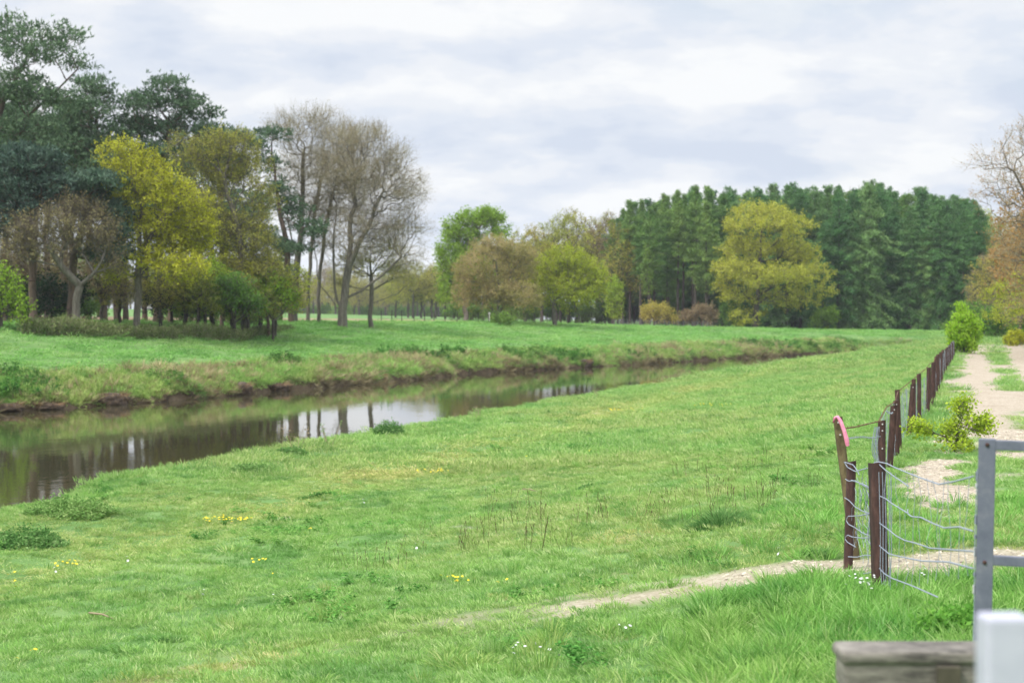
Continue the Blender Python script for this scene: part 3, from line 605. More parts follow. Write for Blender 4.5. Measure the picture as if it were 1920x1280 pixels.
# --- the wood on the far left bank
A = make_tree
PN = dict(style='pine', bk=BK_PINE, tw=TW_GREY, n=700, dens=20, lsize=.30, aspect=.40, tl=.72, rb=.24, alpha=.25)
A('scots_pine', 'tree', 'tall Scots pine with bare reddish limbs, tallest tree on the far left', -30, 108, [[(-30, 600), (-22, 420), (-12, 300), (8, 190), (50, 120)], [(-12, 330), (50, 220), (100, 170), (140, 125)]],
  [(112, 72, 50, 26), (62, 105, 55, 36), (22, 58, 40, 28), (132, 112, 42, 18), (45, 175, 60, 40), (112, 190, 48, 26), (-40, 60, 50, 40), (80, 240, 50, 30), (20, 250, 50, 30), (-50, 150, 50, 50), (70, 55, 30, 14)], 'pine', seed=1, **PN)
A('scots_pine', 'tree', 'blue-green pine with drooping boughs at the left edge, in front of the tallest pine', 62, 104, [[(62, 597), (60, 470), (52, 380), (50, 300)]],
  [(40, 305, 52, 30), (20, 350, 50, 36), (80, 335, 42, 28), (10, 410, 45, 34), (95, 300, 28, 18), (60, 380, 50, 26), (110, 350, 30, 18)], 'bluepine', seed=2, **PN)
A('scots_pine', 'tree', 'dark pine whose rounded top shows just right of the tallest pine', 218, 120, [[(222, 585), (210, 450), (195, 340), (182, 220)]],
  [(178, 165, 36, 20), (168, 215, 46, 32), (150, 280, 55, 34), (210, 265, 36, 28), (202, 185, 24, 20), (120, 250, 40, 30), (190, 310, 50, 26)], 'pine', seed=3, **PN)
A('scots_pine', 'tree', 'broad dark pine with a jagged top, behind the bright yellow tree', 300, 122, [[(292, 586), (300, 440), (305, 330), (318, 230)]],
  [(318, 165, 38, 17), (283, 200, 45, 24), (345, 198, 42, 24), (382, 214, 30, 11), (258, 238, 45, 26), (330, 245, 55, 28), (392, 248, 32, 15), (300, 290, 50, 28), (248, 190, 22, 14), (400, 222, 14, 7)], 'pine', seed=4, **PN)
A('scots_pine', 'tree', 'small dark pine top poking out between the broad pine and the bare trees', 424, 128, [[(424, 590), (420, 470), (415, 350), (420, 270)]],
  [(412, 268, 34, 18), (442, 256, 22, 12), (376, 292, 36, 24), (420, 310, 45, 30), (470, 268, 14, 10)], 'pine', seed=5, **PN)
A('scots_pine', 'tree', 'narrow leaning pine with a flat dark top and hanging lower boughs, against the bare trees', 540, 138, [[(546, 606), (540, 480), (522, 380), (510, 270)], [(528, 410), (565, 425), (600, 430)]],
  [(512, 255, 32, 13), (488, 276, 26, 13), (508, 308, 24, 17), (518, 350, 24, 20), (545, 395, 30, 18), (572, 425, 36, 17), (552, 462, 34, 16), (590, 438, 20, 12), (535, 370, 22, 16)], 'pine', seed=6, **{**PN, 'n': 260})
A('scots_pine', 'tree', 'low blue-green pine spreading over the crooked tree, left of the bright yellow tree', 128, 106, [[(130, 597), (140, 480), (165, 400), (190, 340)], [(165, 410), (200, 450), (225, 465)]],
  [(190, 345, 46, 20), (150, 372, 45, 24), (202, 395, 40, 22), (214, 435, 28, 20), (190, 470, 36, 24), (120, 360, 40, 24), (225, 475, 22, 18)], 'bluepine', seed=7, **PN)
A('crooked_tree', 'tree', 'crooked brown tree with a thick bent limb, behind the hedge on the left', 146, 103, [[(146, 597), (143, 562), (150, 535)], [(150, 535), (178, 512), (205, 503)], [(143, 545), (120, 500), (100, 460)]],
  [(100, 440, 60, 40), (165, 440, 52, 42), (55, 465, 50, 34), (198, 490, 40, 20), (130, 400, 50, 24), (30, 430, 40, 30)], 'tanolive', n=480, rb=.24, dens=6, lsize=.13, tl=1.0, twn=4, seed=8)
A('maple_tree', 'tree', 'rounded bright yellow tree in fresh leaf, standing before the dark pines', 256, 107, [[(256, 592), (258, 520), (262, 440), (266, 370)], [(260, 470), (300, 420), (340, 390)]],
  [(238, 302, 42, 27), (268, 340, 58, 44), (320, 372, 52, 40), (362, 405, 38, 38), (300, 430, 78, 46), (350, 455, 46, 34), (250, 400, 44, 40), (272, 490, 58, 34), (332, 500, 58, 30), (215, 335, 26, 24), (200, 300, 18, 14), (385, 440, 20, 26), (225, 510, 34, 22), (260, 280, 20, 10)], 'yellow', n=1100, rb=.22, dens=15, lsize=.15, tl=.8, twn=3, seed=9)
A('oak_tree', 'tree', 'olive-brown oak coming into leaf, right of the bright yellow tree', 462, 117, [[(462, 596), (458, 530), (452, 470), (440, 400), (420, 330)], [(458, 480), (420, 470), (390, 468)], [(448, 430), (410, 390), (380, 360)]],
  [(370, 298, 42, 30), (420, 278, 48, 26), (400, 340, 56, 36), (460, 312, 40, 38), (472, 378, 40, 38), (430, 435, 55, 38), (482, 450, 34, 44), (455, 510, 55, 34), (395, 395, 40, 34), (340, 270, 18, 14), (500, 505, 30, 30), (460, 262, 18, 10)], 'olive', n=1200, rb=.28, dens=11, lsize=.13, tl=.9, twn=3, seed=10)
BARE = dict(dens=2, lsize=.09, tl=1.25, twn=4, leaf='tan', bk=BK_OAK, tw=TW_TAN, alpha=.3, curv=.05, twr=.0085)
A('bare_tree', 'tree', 'tall bare tree with an upright fan of twigs, leftmost of the leafless clump', 552, 142, [[(552, 607), (554, 545), (562, 460), (568, 370), (570, 290)], [(557, 500), (540, 420), (525, 350)], [(560, 460), (590, 380), (605, 300)]],
  [(560, 255, 56, 40), (600, 235, 40, 30), (525, 250, 26, 30), (568, 325, 56, 52), (598, 300, 46, 50), (540, 380, 34, 50), (590, 395, 44, 44)], n=1000, rb=.27, seed=11, **BARE)
A('bare_tree', 'tree', 'thin-stemmed bare tree just right of the leftmost leafless trunk', 578, 146, [[(577, 606), (579, 520), (588, 420), (605, 330)]],
  [(640, 262, 40, 28), (622, 320, 38, 44), (605, 395, 32, 44), (650, 300, 26, 30)], n=520, rb=.16, seed=12, **BARE)
A('bare_tree', 'tree', 'slender bare tree close behind the forked oak trunk', 598, 143, [[(597, 606), (599, 530), (608, 440), (628, 350)]],
  [(662, 290, 36, 34), (645, 370, 38, 54), (670, 350, 26, 34)], n=480, rb=.15, seed=13, **BARE)
A('bare_oak', 'tree', 'great forked bare oak with a domed crown of fine twigs, largest of the leafless clump', 642, 140, [[(642, 607), (642, 580), (646, 560)], [(642, 596), (622, 560), (600, 535), (590, 470), (588, 400)], [(642, 590), (628, 540), (626, 460), (632, 380)], [(646, 560), (654, 500), (656, 430), (666, 340)], [(648, 570), (678, 545), (718, 515), (752, 482)], [(655, 490), (690, 430), (715, 370)]],
  [(682, 268, 58, 26), (728, 305, 46, 34), (762, 362, 36, 42), (778, 425, 24, 34), (700, 350, 66, 50), (640, 330, 46, 48), (728, 425, 58, 46), (670, 430, 56, 50), (612, 455, 36, 40), (760, 478, 34, 24), (700, 255, 30, 12)], n=2100, rb=.36, seed=14, **BARE)
A('bare_tree', 'tree', 'slim tree with drooping yellow-green twigs, right of the great forked oak', 697, 143, [[(697, 607), (697, 545), (694, 490)]],
  [(690, 495, 44, 26), (738, 505, 38, 28), (660, 492, 30, 24), (720, 468, 38, 24), (758, 535, 20, 18), (650, 530, 22, 20)], 'olive', n=500, rb=.19, dens=4, lsize=.13, tl=1.0, twn=3, seed=15, tw=TW_TAN)
# understory in the wood
UN = dict(cat='shrub', n=260, rb=.1, dens=9, lsize=.17, tl=.7, bk=BK_DARK)
def shrub(label, bx, D, lobes, leaf, seed, name='shrub', top=None, **k):
    a = {**UN, **k}; ty = min(l[1] for l in lobes); by = HY + (ZC - g1(PD(bx, D), D)) / D * F
    return make_tree(name, a.pop('cat'), label, bx, D, [[(bx, by), (bx, by * .6 + ty * .4)]], lobes, leaf, seed=seed, **a)
shrub('green understory shrub directly under the olive oak', 385, 114, [(380, 525, 38, 36), (358, 562, 28, 22), (412, 540, 28, 36)], 'green', 21)
shrub('green understory shrub leaning out left of the bare trees', 512, 118, [(508, 545, 34, 34), (532, 562, 20, 26), (482, 560, 30, 28)], 'green', 22)
shrub('dark evergreen shrub left of the crooked tree', 95, 108, [(98, 562, 44, 28), (70, 545, 36, 26), (135, 548, 28, 24)], 'dark', 23)
shrub('dark evergreen shrub under the bright yellow tree', 322, 118, [(325, 555, 42, 34), (360, 545, 28, 26), (290, 570, 20, 20)], 'dark', 24)
shrub('bright green bush at the left edge of the photo, by the end of the hedge', 2, 98, [(4, 555, 38, 46), (30, 585, 24, 20), (-30, 570, 40, 40)], 'green', 25)
shrub('mid green bush under the oak limbs, right of its trunk', 440, 113, [(440, 555, 34, 34), (470, 572, 22, 20)], 'under', 26)
shrub('small rounded bush at the foot of the pinkish tree', 941, 168, [(941, 600, 15, 8)], 'under', 27, n=80, rb=.04)
# --- middle distance
A('green_tree', 'tree', 'tall bright green tree standing behind the pinkish tree', 872, 215, [[(872, 606), (872, 520), (880, 440)]],
  [(902, 415, 42, 18), (868, 440, 38, 28), (848, 485, 26, 36), (850, 545, 28, 34), (918, 408, 26, 10), (882, 500, 38, 44), (930, 440, 20, 20)], 'green', n=900, rb=.3, dens=14, lsize=.26, tl=1.1, seed=31)
A('thorn_tree', 'tree', 'wide low tree with pinkish-brown young leaves, forked at the base', 935, 172, [[(935, 606), (934, 592)], [(934, 596), (915, 570), (905, 530)], [(935, 594), (950, 560), (958, 510)], [(935, 590), (935, 530), (930, 490)]],
  [(930, 470, 46, 22), (900, 508, 42, 34), (962, 498, 42, 34), (882, 548, 32, 28), (930, 550, 46, 32), (985, 480, 22, 18), (978, 556, 36, 26), (868, 520, 20, 22)], 'pink', n=1200, rb=.2, dens=11, lsize=.16, tl=.8, tw=TW_TAN, seed=32)
A('round_tree', 'tree', 'round yellow-green tree touching the right side of the pinkish tree', 1040, 176, [[(1041, 605), (1038, 575), (1040, 560)], [(1038, 565), (1070, 535), (1095, 520)], [(1038, 565), (1010, 550), (1000, 540)]],
  [(1060, 490, 42, 26), (1028, 515, 38, 32), (1090, 515, 42, 32), (1060, 550, 58, 30), (1112, 530, 22, 26), (1010, 560, 30, 20), (1122, 515, 14, 12)], 'lime', n=1100, rb=.2, dens=13, lsize=.17, tl=.8, seed=33)
A('golden_oak', 'tree', 'broad golden-yellow oak glowing in front of the dark conifers', 1415, 222, [[(1415, 613), (1418, 570), (1424, 490), (1428, 430)]],
  [(1428, 400, 52, 17), (1398, 428, 46, 24), (1470, 428, 50, 25), (1420, 470, 66, 24), (1490, 468, 42, 24), (1380, 508, 48, 18), (1450, 522, 76, 24), (1512, 518, 48, 20), (1400, 558, 52, 18), (1480, 560, 58, 16), (1542, 546, 26, 13), (1368, 535, 30, 15), (1400, 590, 38, 14), (1500, 485, 36, 14)], 'gold', n=1500, rb=.36, dens=13, lsize=.24, tl=1.0, seed=34, alpha=.35, bk=BK_DARK, tw=TW_TAN)
for i, (bx, D, lobes, leaf, lab) in enumerate([
    (1232, 218, [(1232, 588, 26, 20), (1258, 596, 14, 12)], 'olive', 'olive bush at the forest edge below the bare conifer stems'),
    (1315, 216, [(1300, 592, 20, 16), (1328, 592, 18, 18), (1315, 584, 14, 12)], 'tan', 'pale brown leafless bush at the forest edge, left of the golden oak'),
    (1552, 224, [(1552, 596, 18, 20), (1535, 602, 12, 14)], 'green', 'green bush at the forest edge, just right of the golden oak'),
    (1375, 226, [(1372, 588, 22, 22)], 'under', 'dark green bush in the shade left of the golden oak trunk'),
    (1152, 226, [(1152, 560, 14, 40)], 'green', 'ivy-clad upright green shrub left of the bare conifer stems'),
    (1216, 228, [(1214, 510, 8, 50)], 'under', 'tall narrow ivy column among the bare conifer stems')]):
    shrub(lab, bx, D, lobes, leaf, 40 + i, n=200, lsize=.2, tl=.6, rb=.07, twn=3)
shrub('bright lime green conical sapling at the far end of the fence', 1808, 99, [(1808, 640, 26, 22), (1806, 612, 20, 26), (1804, 585, 9, 18), (1822, 620, 14, 20), (1792, 625, 14, 20)], 'bright', 50, name='sapling', cat='small tree', n=420, lsize=.12, tl=.35, rb=.05, dens=11, twn=3)
shrub('small yellow-green bush at the right edge beyond the track', 1900, 122, [(1900, 640, 12, 12), (1912, 632, 9, 10)], 'lime', 51, n=120, lsize=.14, tl=.4, rb=.04)

# --- repeated trees: a few grown kinds, then copies that share their meshes
def place(src, used, X, Y, rz, s, label, group, sz=None):
    o = src if not used else copy_tree(src)
    o.location = (X, Y, g1(X, Y) - .1); o.rotation_euler = (0, 0, rz); o.scale = (s, s, sz or s); tag(o, label, src['category'], group); return o
def kind_tree(name, cat, lobes, leaf, seed, H=10.0, trunk=None, **k):
    """a tree of height H grown in its own frame (lobes in metres: x, z, rx, rz)"""
    root = make_tree(name, cat, 'tree', HX, F, [[(HX, HY + ZC), (HX, HY + ZC - H * .45)] if trunk is None else [(HX + x, HY + ZC - z) for x, z in trunk]],
                     [(HX + l[0], HY + ZC - l[1], l[2], l[3]) for l in lobes], leaf, seed=seed, xy=(0, 0), **k)
    return root
def conifer(name, seed, leaf, H=20.0, low=.12, wmax=3.0, droop=.25, bare=0.0, card=.40):
    g = np.random.default_rng(seed); root = empty(name, (0, 0, 0)); root['category'] = 'tree'
    mb = MB(); zs = np.linspace(-.2, H, 12); wob = np.cumsum(g.normal(size=(12, 2)) * .05, 0); tp = np.stack([wob[:, 0], wob[:, 1], zs], 1)
    polytube(mb, tp, .24 * (1 - zs / H * .93).clip(.03, 1), 8); cm = MB(); z = H * low
    while z < H * .985:
        t = z / H; L0 = wmax * min(1, (1 - t) * 2.3 + .07) ** .8 * (.6 + .6 * g.random()) * (.75 + .5 * vn(z * .7, seed * 1.7, 5)); nb = g.integers(4, 7); ph = g.random() * 6.28
        for b in range(nb):
            a = ph + b * 6.28 / nb + g.normal() * .35; L_ = L0 * g.uniform(.4, 1.25); m = max(3, int(L_ / .45)); u = np.linspace(0, 1, m + 1)
            cx = np.interp(z, zs, tp[:, 0]); cy_ = np.interp(z, zs, tp[:, 1]); rise = (t - .45) * 1.1
            pts = np.stack([cx + np.cos(a) * L_ * u, cy_ + np.sin(a) * L_ * u, z + L_ * (rise * u - droop * u * u + .12 * u ** 3)], 1)
            tubes(cm, pts[:-1], pts[1:], .035 * (1 - u[:-1] * .8), .035 * (1 - u[1:] * .8), 3, 1)
            if g.random() < bare * (1 - t): continue
            nl_ = int(12 + 46 * L_); uu = g.random(nl_) ** .7; c = np.stack([np.interp(uu, u, pts[:, i]) for i in range(3)], 1)
            sd_ = np.array([-np.sin(a), np.cos(a), 0]); c = c + sd_ * (g.normal(size=(nl_, 1)) * .28 * (1.1 - uu[:, None] * .6) * min(1.6, L_)) + g.normal(size=(nl_, 3)) * [.12, .12, .16] - [0, 0, .1]
            leaves(cm, c, card, 0, .27, .8, g=g)
        z += H * .022 * g.uniform(.7, 1.4) + .05
    KIDS[root.name] = []
    child(root, 'trunk', mb.mesh('trunk', BK_DARK, True)); child(root, 'crown', cm.mesh('crown', [ML[leaf], TW_GREY])); return root
g = np.random.default_rng(5)
cf = [conifer('conifer', 61, 'conifer', droop=.32, wmax=3.3), conifer('conifer', 62, 'conifer', low=.08, wmax=3.9, droop=.4), conifer('conifer', 63, 'conifer', low=.3, wmax=2.7, bare=.25), conifer('conifer', 66, 'conifer', low=.2, wmax=3.1, droop=.1, bare=.15), conifer('conifer', 67, 'larch', low=.22, wmax=3.0, droop=.3, bare=.1)]
lr = [conifer('larch', 64, 'larch', low=.5, wmax=2.3, bare=.5, droop=.2), conifer('larch', 65, 'larch', low=.3, wmax=2.6, bare=.35, droop=.25)]
cu, lu = [0] * 5, [0, 0]
TOPX, TOPY = [1120, 1150, 1180, 1250, 1330, 1400, 1480, 1560, 1640, 1700, 1760, 1800, 1840], [425, 400, 375, 362, 342, 352, 345, 350, 338, 350, 358, 366, 378]
for row, D in enumerate((231, 239, 247, 256, 266)):
    px = 1140 + row * 9 + (60 if row == 0 else 0)
    while px < (1850 if row else 1842):
        if not (row == 0 and 1335 < px < 1520):
            D2 = D + g.uniform(-2, 2.5); X = PD(px, D2); top = np.interp(px, TOPX, TOPY) + g.uniform(-5, 16) + (g.uniform(10, 60) if row == 0 and g.random() < .6 else 0)
            H = ZC - (top - HY) / F * D2 - g1(X, D2); larch = px < 1335 and g.random() < (.95 if row < 2 else .6)
            L_, U_ = (lr, lu) if larch else (cf, cu); k = g.integers(0, 2) if larch else (g.integers(0, 2) if px > 1480 and row == 0 else g.integers(0, 5))
            place(L_[k], U_[k], X, D2, g.random() * 6.28, H / 20 * .98, 'tall thin larch with a bare lower stem in the forest across the meadow' if larch else 'tall dark green conifer in the forest across the meadow, crowns merging',
                  'larches at the left of the forest' if larch else 'dark conifers of the forest', H / 20); U_[k] = 1
        px += g.uniform(17, 33) * (1 + .1 * row)
# mixed broadleaf belt behind the pinkish and round trees
KL = [(0, 7.5, 1.8, 2.0), (-1.4, 5.8, 1.7, 1.7), (1.5, 6.0, 1.7, 1.7), (0, 4.6, 2.3, 1.7), (.5, 8.7, 1.1, 1.1), (-1.8, 4, 1.2, 1.0), (1.8, 4.2, 1.2, 1.1)]
bl = {}
for i, (nm, leaf, dens) in enumerate((('olive', 'olive', 7), ('tan', 'tan', 5), ('mixed', 'mixed', 9), ('lime', 'lime', 8), ('orange', 'orange', 7), ('green', 'green', 9))):
    kl = [(a + g.normal() * .25, b + g.normal() * .3, c * g.uniform(.85, 1.15), d * g.uniform(.85, 1.15)) for a, b, c, d in KL]
    bl[nm] = [kind_tree('broadleaf_tree', 'tree', kl, leaf, 70 + i, n=420, rb=.16, dens=dens, lsize=.15, tl=.65, twn=3, bk=BK_DARK, tw=TW_TAN if leaf in ('orange', 'tan') else TW_GREY), 0]
def bput(k, px, top, D, label, group, w=1.0, X=None):
    X = PD(px, D) if X is None else X; H = ZC - (top - HY) / F * D - g1(X, D); s = H / 9.9
    o = place(bl[k][0], bl[k][1], X, D, g.random() * 6.28, s * w, label, group, s); bl[k][1] = 1; return o
for px, top, k in ((945, 440, 'mixed'), (985, 424, 'mixed'), (1015, 415, 'olive'), (1040, 405, 'mixed'), (1065, 392, 'mixed'), (1092, 384, 'olive'), (1120, 392, 'olive'), (1145, 396, 'tan'), (1165, 408, 'olive'), (1000, 440, 'tan'), (1080, 420, 'tan'), (1125, 430, 'olive'), (905, 448, 'tan'), (885, 452, 'olive'), (965, 450, 'olive'), (1100, 470, 'tan'), (1050, 450, 'olive'), (1150, 470, 'tan')):
    bput(k, px, top, g.uniform(236, 262), {'mixed': 'pale green broadleaf in the belt behind the round yellow-green tree', 'olive': 'olive broadleaf in the belt behind the round yellow-green tree', 'tan': 'brownish half-bare broadleaf in the belt behind the round yellow-green tree'}[k], {'mixed': 'pale green trees of the middle belt', 'olive': 'olive trees of the middle belt', 'tan': 'brownish trees of the middle belt'}[k])
# far belt across the field
for i in range(46):
    px = 300 + i * 15 + g.uniform(-5, 5); D = g.uniform(405, 450); k = ('olive', 'tan', 'tan', 'olive', 'mixed')[g.integers(0, 5)]; base = np.interp(px, [300, 560, 850, 990], [505, 500, 482, 470]); top = base + g.uniform(-10, 22)
    bput(k, px, top, D, 'hazy ' + {'mixed': 'pale green', 'olive': 'olive', 'tan': 'greyish brown'}[k] + ' tree in the distant belt beyond the green field', {'mixed': 'pale', 'olive': 'olive', 'tan': 'greyish'}[k] + ' trees of the distant belt', 1.05)
for i in range(24):
    px = -150 + i * 21 + g.uniform(-6, 6); bput(('olive', 'tan')[i % 2], px, 500 + g.uniform(-10, 14), g.uniform(480, 520), 'distant ' + ('olive', 'greyish brown')[i % 2] + ' tree glimpsed between the trunks of the pine wood', ('olive', 'greyish')[i % 2] + ' trees behind the pine wood', 1.2)
# broadleaves behind the right end of the forest and beside the track
for i, (px, top, D, k, w_) in enumerate(((1835, 398, 262, 'lime', 1), (1858, 404, 240, 'olive', 1), (1880, 410, 235, 'mixed', 1), (1905, 400, 232, 'tan', 1.0), (1868, 440, 186, 'olive', 1.0), (1935, 400, 230, 'tan', 1.1), (1848, 470, 190, 'tan', .8), (1965, 420, 235, 'olive', 1), (1925, 470, 180, 'lime', .9), (1895, 500, 176, 'tan', .9), (1865, 520, 184, 'tan', .7), (1840, 540, 196, 'tan', .7), (1990, 420, 230, 'mixed', 1.2), (2030, 420, 230, 'olive', 1.2))):
    bput(k, px, top, D, {'lime': 'yellow-green', 'olive': 'olive', 'mixed': 'pale green', 'tan': 'brown half-bare'}[k] + ' tree beyond the far end of the gravel track', {'lime': 'yellow-green', 'olive': 'olive', 'mixed': 'pale green', 'tan': 'brown'}[k] + ' trees beyond the track end', w_)
for i, (Y, off, top, k) in enumerate(((92, 1990, 245, 'orange'), (106, 1965, 290, 'orange'), (119, 1945, 345, 'orange'), (136, 1928, 395, 'orange'), (88, 1985, 430, 'lime'), (100, 1955, 470, 'lime'), (127, 1915, 490, 'lime'), (112, 1985, 400, 'orange'))):
    X = PD(off, Y)
    bput(k, 0, top, Y, 'tree with orange-brown young leaves beside the right of the track' if k == 'orange' else 'yellow-green low tree beside the right of the track', ('orange-brown' if k == 'orange' else 'yellow-green') + ' trees lining the track', 1.0 if k == 'orange' else 1.3, X)
A('birch_tree', 'tree', 'tallest orange-brown tree at the right edge, thin twigs reaching over the track', 1990, 84, [[(1990, 665), (1985, 560), (1975, 430), (1960, 330)], [(1985, 500), (1930, 380), (1900, 320)], [(1985, 480), (2030, 380)]],
  [(1950, 260, 50, 50), (1905, 300, 52, 55), (1880, 370, 50, 55), (1940, 380, 70, 80), (1990, 330, 60, 90), (1905, 460, 50, 60), (2040, 380, 60, 90), (1850, 310, 30, 25), (1960, 500, 60, 60), (1930, 560, 50, 45)], 'orange', n=1100, rb=.17, dens=5, lsize=.07, tl=.8, twn=3, seed=36, tw=TW_TAN, twr=.006, alpha=.35)
for i in range(22):
    px = 1140 + i * 33 + g.uniform(-8, 8); bput(('green', 'olive')[i % 2], px, 490 + g.uniform(-20, 25), g.uniform(268, 285), ('green', 'olive')[i % 2] + ' undergrowth tree at the very back of the conifer forest', ('green', 'olive') [i % 2] + ' trees behind the conifers', 1.5)
# pines and dark stems filling the depth of the left wood
pk = kind_tree('scots_pine', 'tree', [(0, 12.5, 2.2, .9), (-1.6, 11.2, 1.8, .9), (1.7, 11, 1.9, .9), (.3, 9.6, 2.4, 1.0), (-1.8, 8.6, 1.7, .8), (1.9, 8.2, 1.5, .8)], 'pine', 90, H=13.4, trunk=[(0, 0), (.2, 5), (-.1, 9), (.1, 12)], **{**PN, 'n': 230, 'rb': .22})
pu = 0
for i in range(30):
    px = -190 + i * 25.5 + g.uniform(-9, 9); D = g.uniform(119, 150) if px > 0 else g.uniform(112, 135)
    if px > 548: break
    lim = np.interp(px, [-200, 60, 150, 200, 250, 300, 400, 480, 560], [120, 140, 190, 230, 255, 260, 300, 320, 420]) + g.uniform(10, 90)
    X = PD(px, D); H = ZC - (lim - HY) / F * D - g1(X, D); place(pk, pu, X, D, g.random() * 6.28, H / 13.4 * .95, 'pine standing deeper in the wood, mostly hidden by the front trees', 'pines deep in the left wood', H / 13.4); pu = 1
for i in range(34):
    px = -140 + i * 20 + g.uniform(-6, 6)
    if 185 < px < 262 or px > 545 or i % 2: continue
    bput(('olive', 'tan', 'green')[(i // 2) % 3], px, (455 if px < 480 else 500) + g.uniform(-15, 25), g.uniform(150, 176), 'low ' + ('olive', 'brownish', 'green')[(i // 2) % 3] + ' tree filling the back of the pine wood', ('olive', 'brownish', 'green')[(i // 2) % 3] + ' trees at the back of the pine wood', 1.3)
for px, top, k, D in ((18, 440, 'tan', 109), (52, 455, 'tan', 111), (92, 430, 'tan', 112), (190, 470, 'tan', 112), (225, 490, 'olive', 113), (300, 470, 'olive', 112), (348, 455, 'olive', 115), (400, 450, 'lime', 117), (436, 470, 'olive', 116), (486, 455, 'lime', 119), (515, 480, 'olive', 121), (-30, 450, 'tan', 108), (372, 500, 'mixed', 112), (465, 510, 'mixed', 115)):
    bput(k, px, top, D, {'tan': 'small brown twiggy tree under the pines, near the crooked tree', 'olive': 'small olive tree in the shade between the yellow tree and the bare trees', 'lime': 'small yellow-green tree crowding the trunk of the olive oak', 'mixed': 'small pale green tree just behind the hedge under the olive oak'}[k], {'tan': 'brown', 'olive': 'olive', 'lime': 'yellow-green', 'mixed': 'pale green'}[k] + ' small trees under the pines', 1.5)
for i in range(9):
    px = 745 + i * 15 + g.uniform(-5, 5); bput(('olive', 'mixed')[i % 2], px, 500 - i * 2 + g.uniform(-10, 14), g.uniform(292, 312), ('olive', 'pale green')[i % 2] + ' tree in the gap between the great bare oak and the bright green tree', ('olive', 'pale green')[i % 2] + ' trees of the gap', 1.2)
for i in range(30):
    px = 560 + i * 15 + g.uniform(-5, 5); bput(('olive', 'tan')[i % 2], px, 552 + g.uniform(-10, 8), g.uniform(456, 470), 'low ' + ('olive', 'greyish')[i % 2] + ' scrub tree closing the foot of the distant belt', ('olive', 'greyish')[i % 2] + ' scrub of the distant belt', 2.2)
us = kind_tree('shrub', 'shrub', [(0, 1.6, 1.5, 1.2), (-1, 1.2, 1.1, 1.0), (1, 1.3, 1.1, 1.0), (.2, 2.4, .9, .8)], 'under', 95, H=3, n=170, rb=.07, dens=8, lsize=.2, tl=.6, bk=BK_DARK); uu_ = 0
for px, D, s in [(1150 + i * 31 + g.uniform(-9, 9), g.uniform(240, 262), g.uniform(.9, 1.5)) for i in range(24)] + [(-90 + i * 26 + g.uniform(-9, 9), g.uniform(122, 145), g.uniform(.6, 1.15)) for i in range(24) if not 6.5 < i * .63 < 10] + [(300 + i * 21 + g.uniform(-9, 9), g.uniform(425, 450), g.uniform(1.2, 1.8)) for i in range(34)] + [(860 + i * 22, g.uniform(240, 262), g.uniform(.9, 1.3)) for i in range(14)] + [(1815 + i * 17, g.uniform(150, 172), g.uniform(.8, 1.1)) for i in range(9)]:
    wood_ = 'distant belt' if D > 300 else 'left wood' if px < 600 else ('conifer forest' if px < 1850 and px > 1145 else ('middle belt' if px < 1200 else 'track end'))
    place(us, uu_, PD(px, D), D, g.random() * 6.28, s, 'shady shrub growing at the foot of the ' + wood_, 'shrubs of the ' + wood_); uu_ = 1
# scrubby hedge along the crest of the far bank
def hedge():
    g = np.random.default_rng(77); mb = MB(); px = g.uniform(40, 545, 2600); D = np.interp(px, [0, 200, 450, 560], [97, 102.5, 113, 132]) + g.uniform(-.7, .7, len(px)); X = PD(px, D); hmax = .55 + .75 * fbm(X * .5, X * 0, 7)
    hmax = hmax * np.clip((550 - px) / 60, .35, 1); Z = gz(X, D); x0, y0 = X.mean(), D.mean(); z0 = g1(x0, y0)
    B = np.stack([X - x0, D - y0, Z - z0 - .05], 1); T = B + np.stack([g.normal(size=len(X)) * .22, g.normal(size=len(X)) * .2, hmax * g.uniform(.6, 1.1, len(X))], 1)
    tubes(mb, B, T, .012, .005, 3, 1); u = g.random((len(X), 16, 1)); C = (B[:, None] * (1 - u) + T[:, None] * u + g.normal(size=(len(X), 16, 3)) * .12).reshape(-1, 3); leaves(mb, C, .13, 0, .6, .3, g=g)
    o = obj('hedge', mb.mesh('hedge', [mat_leaf('hedge_leaves', (.09, .14, .04), (.18, .24, .08), (.30, .33, .15), 1.2, .3), TW_TAN]), loc=(x0, y0, z0)); tag(o, 'low scrubby green and brown hedge along the crest of the far bank', 'hedge')
hedge()

# ------------------------------------------------------------------ fence, gate and small things
def hit(px, py):
    """the ground point seen at a photo pixel"""
    d = np.linspace(6, 300, 6000); X = (px - HX) / F * d; z = ZC - (py - HY) / F * d; k = np.argmax(gz(X, d) > z); return X[k], d[k], z[k]
def at(px, py, D): return np.array([PD(px, D), D, ZC - (py - HY) / F * D])
RUST = mat_rough('rusty_steel', [(.3, (.028, .015, .013)), (.5, (.062, .029, .024)), (.62, (.10, .048, .038)), (.75, (.16, .10, .085))], 14, 8, .8, .5, (1, 1, .35), dist=.004)
LICH = mat_rough('lichened_steel', [(.3, (.06, .04, .022)), (.48, (.11, .085, .04)), (.6, (.18, .145, .07)), (.75, (.10, .065, .04))], 11, 8, .9, .4, (1, 1, .5), dist=.004)
ZINC = mat_rough('weathered_zinc_wire', [(.3, (.18, .21, .26)), (.6, (.32, .36, .43)), (.8, (.44, .48, .54))], 60, 4, .55, .3, dist=.002)
RWIRE = mat_rough('rusty_wire', [(.3, (.09, .04, .025)), (.7, (.24, .12, .07))], 60, 4, .8, .3, dist=.002)
BOLT = mat_rough('bolt_zinc', [(.3, (.45, .43, .42)), (.7, (.62, .6, .58))], 40, 3, .5, .1)
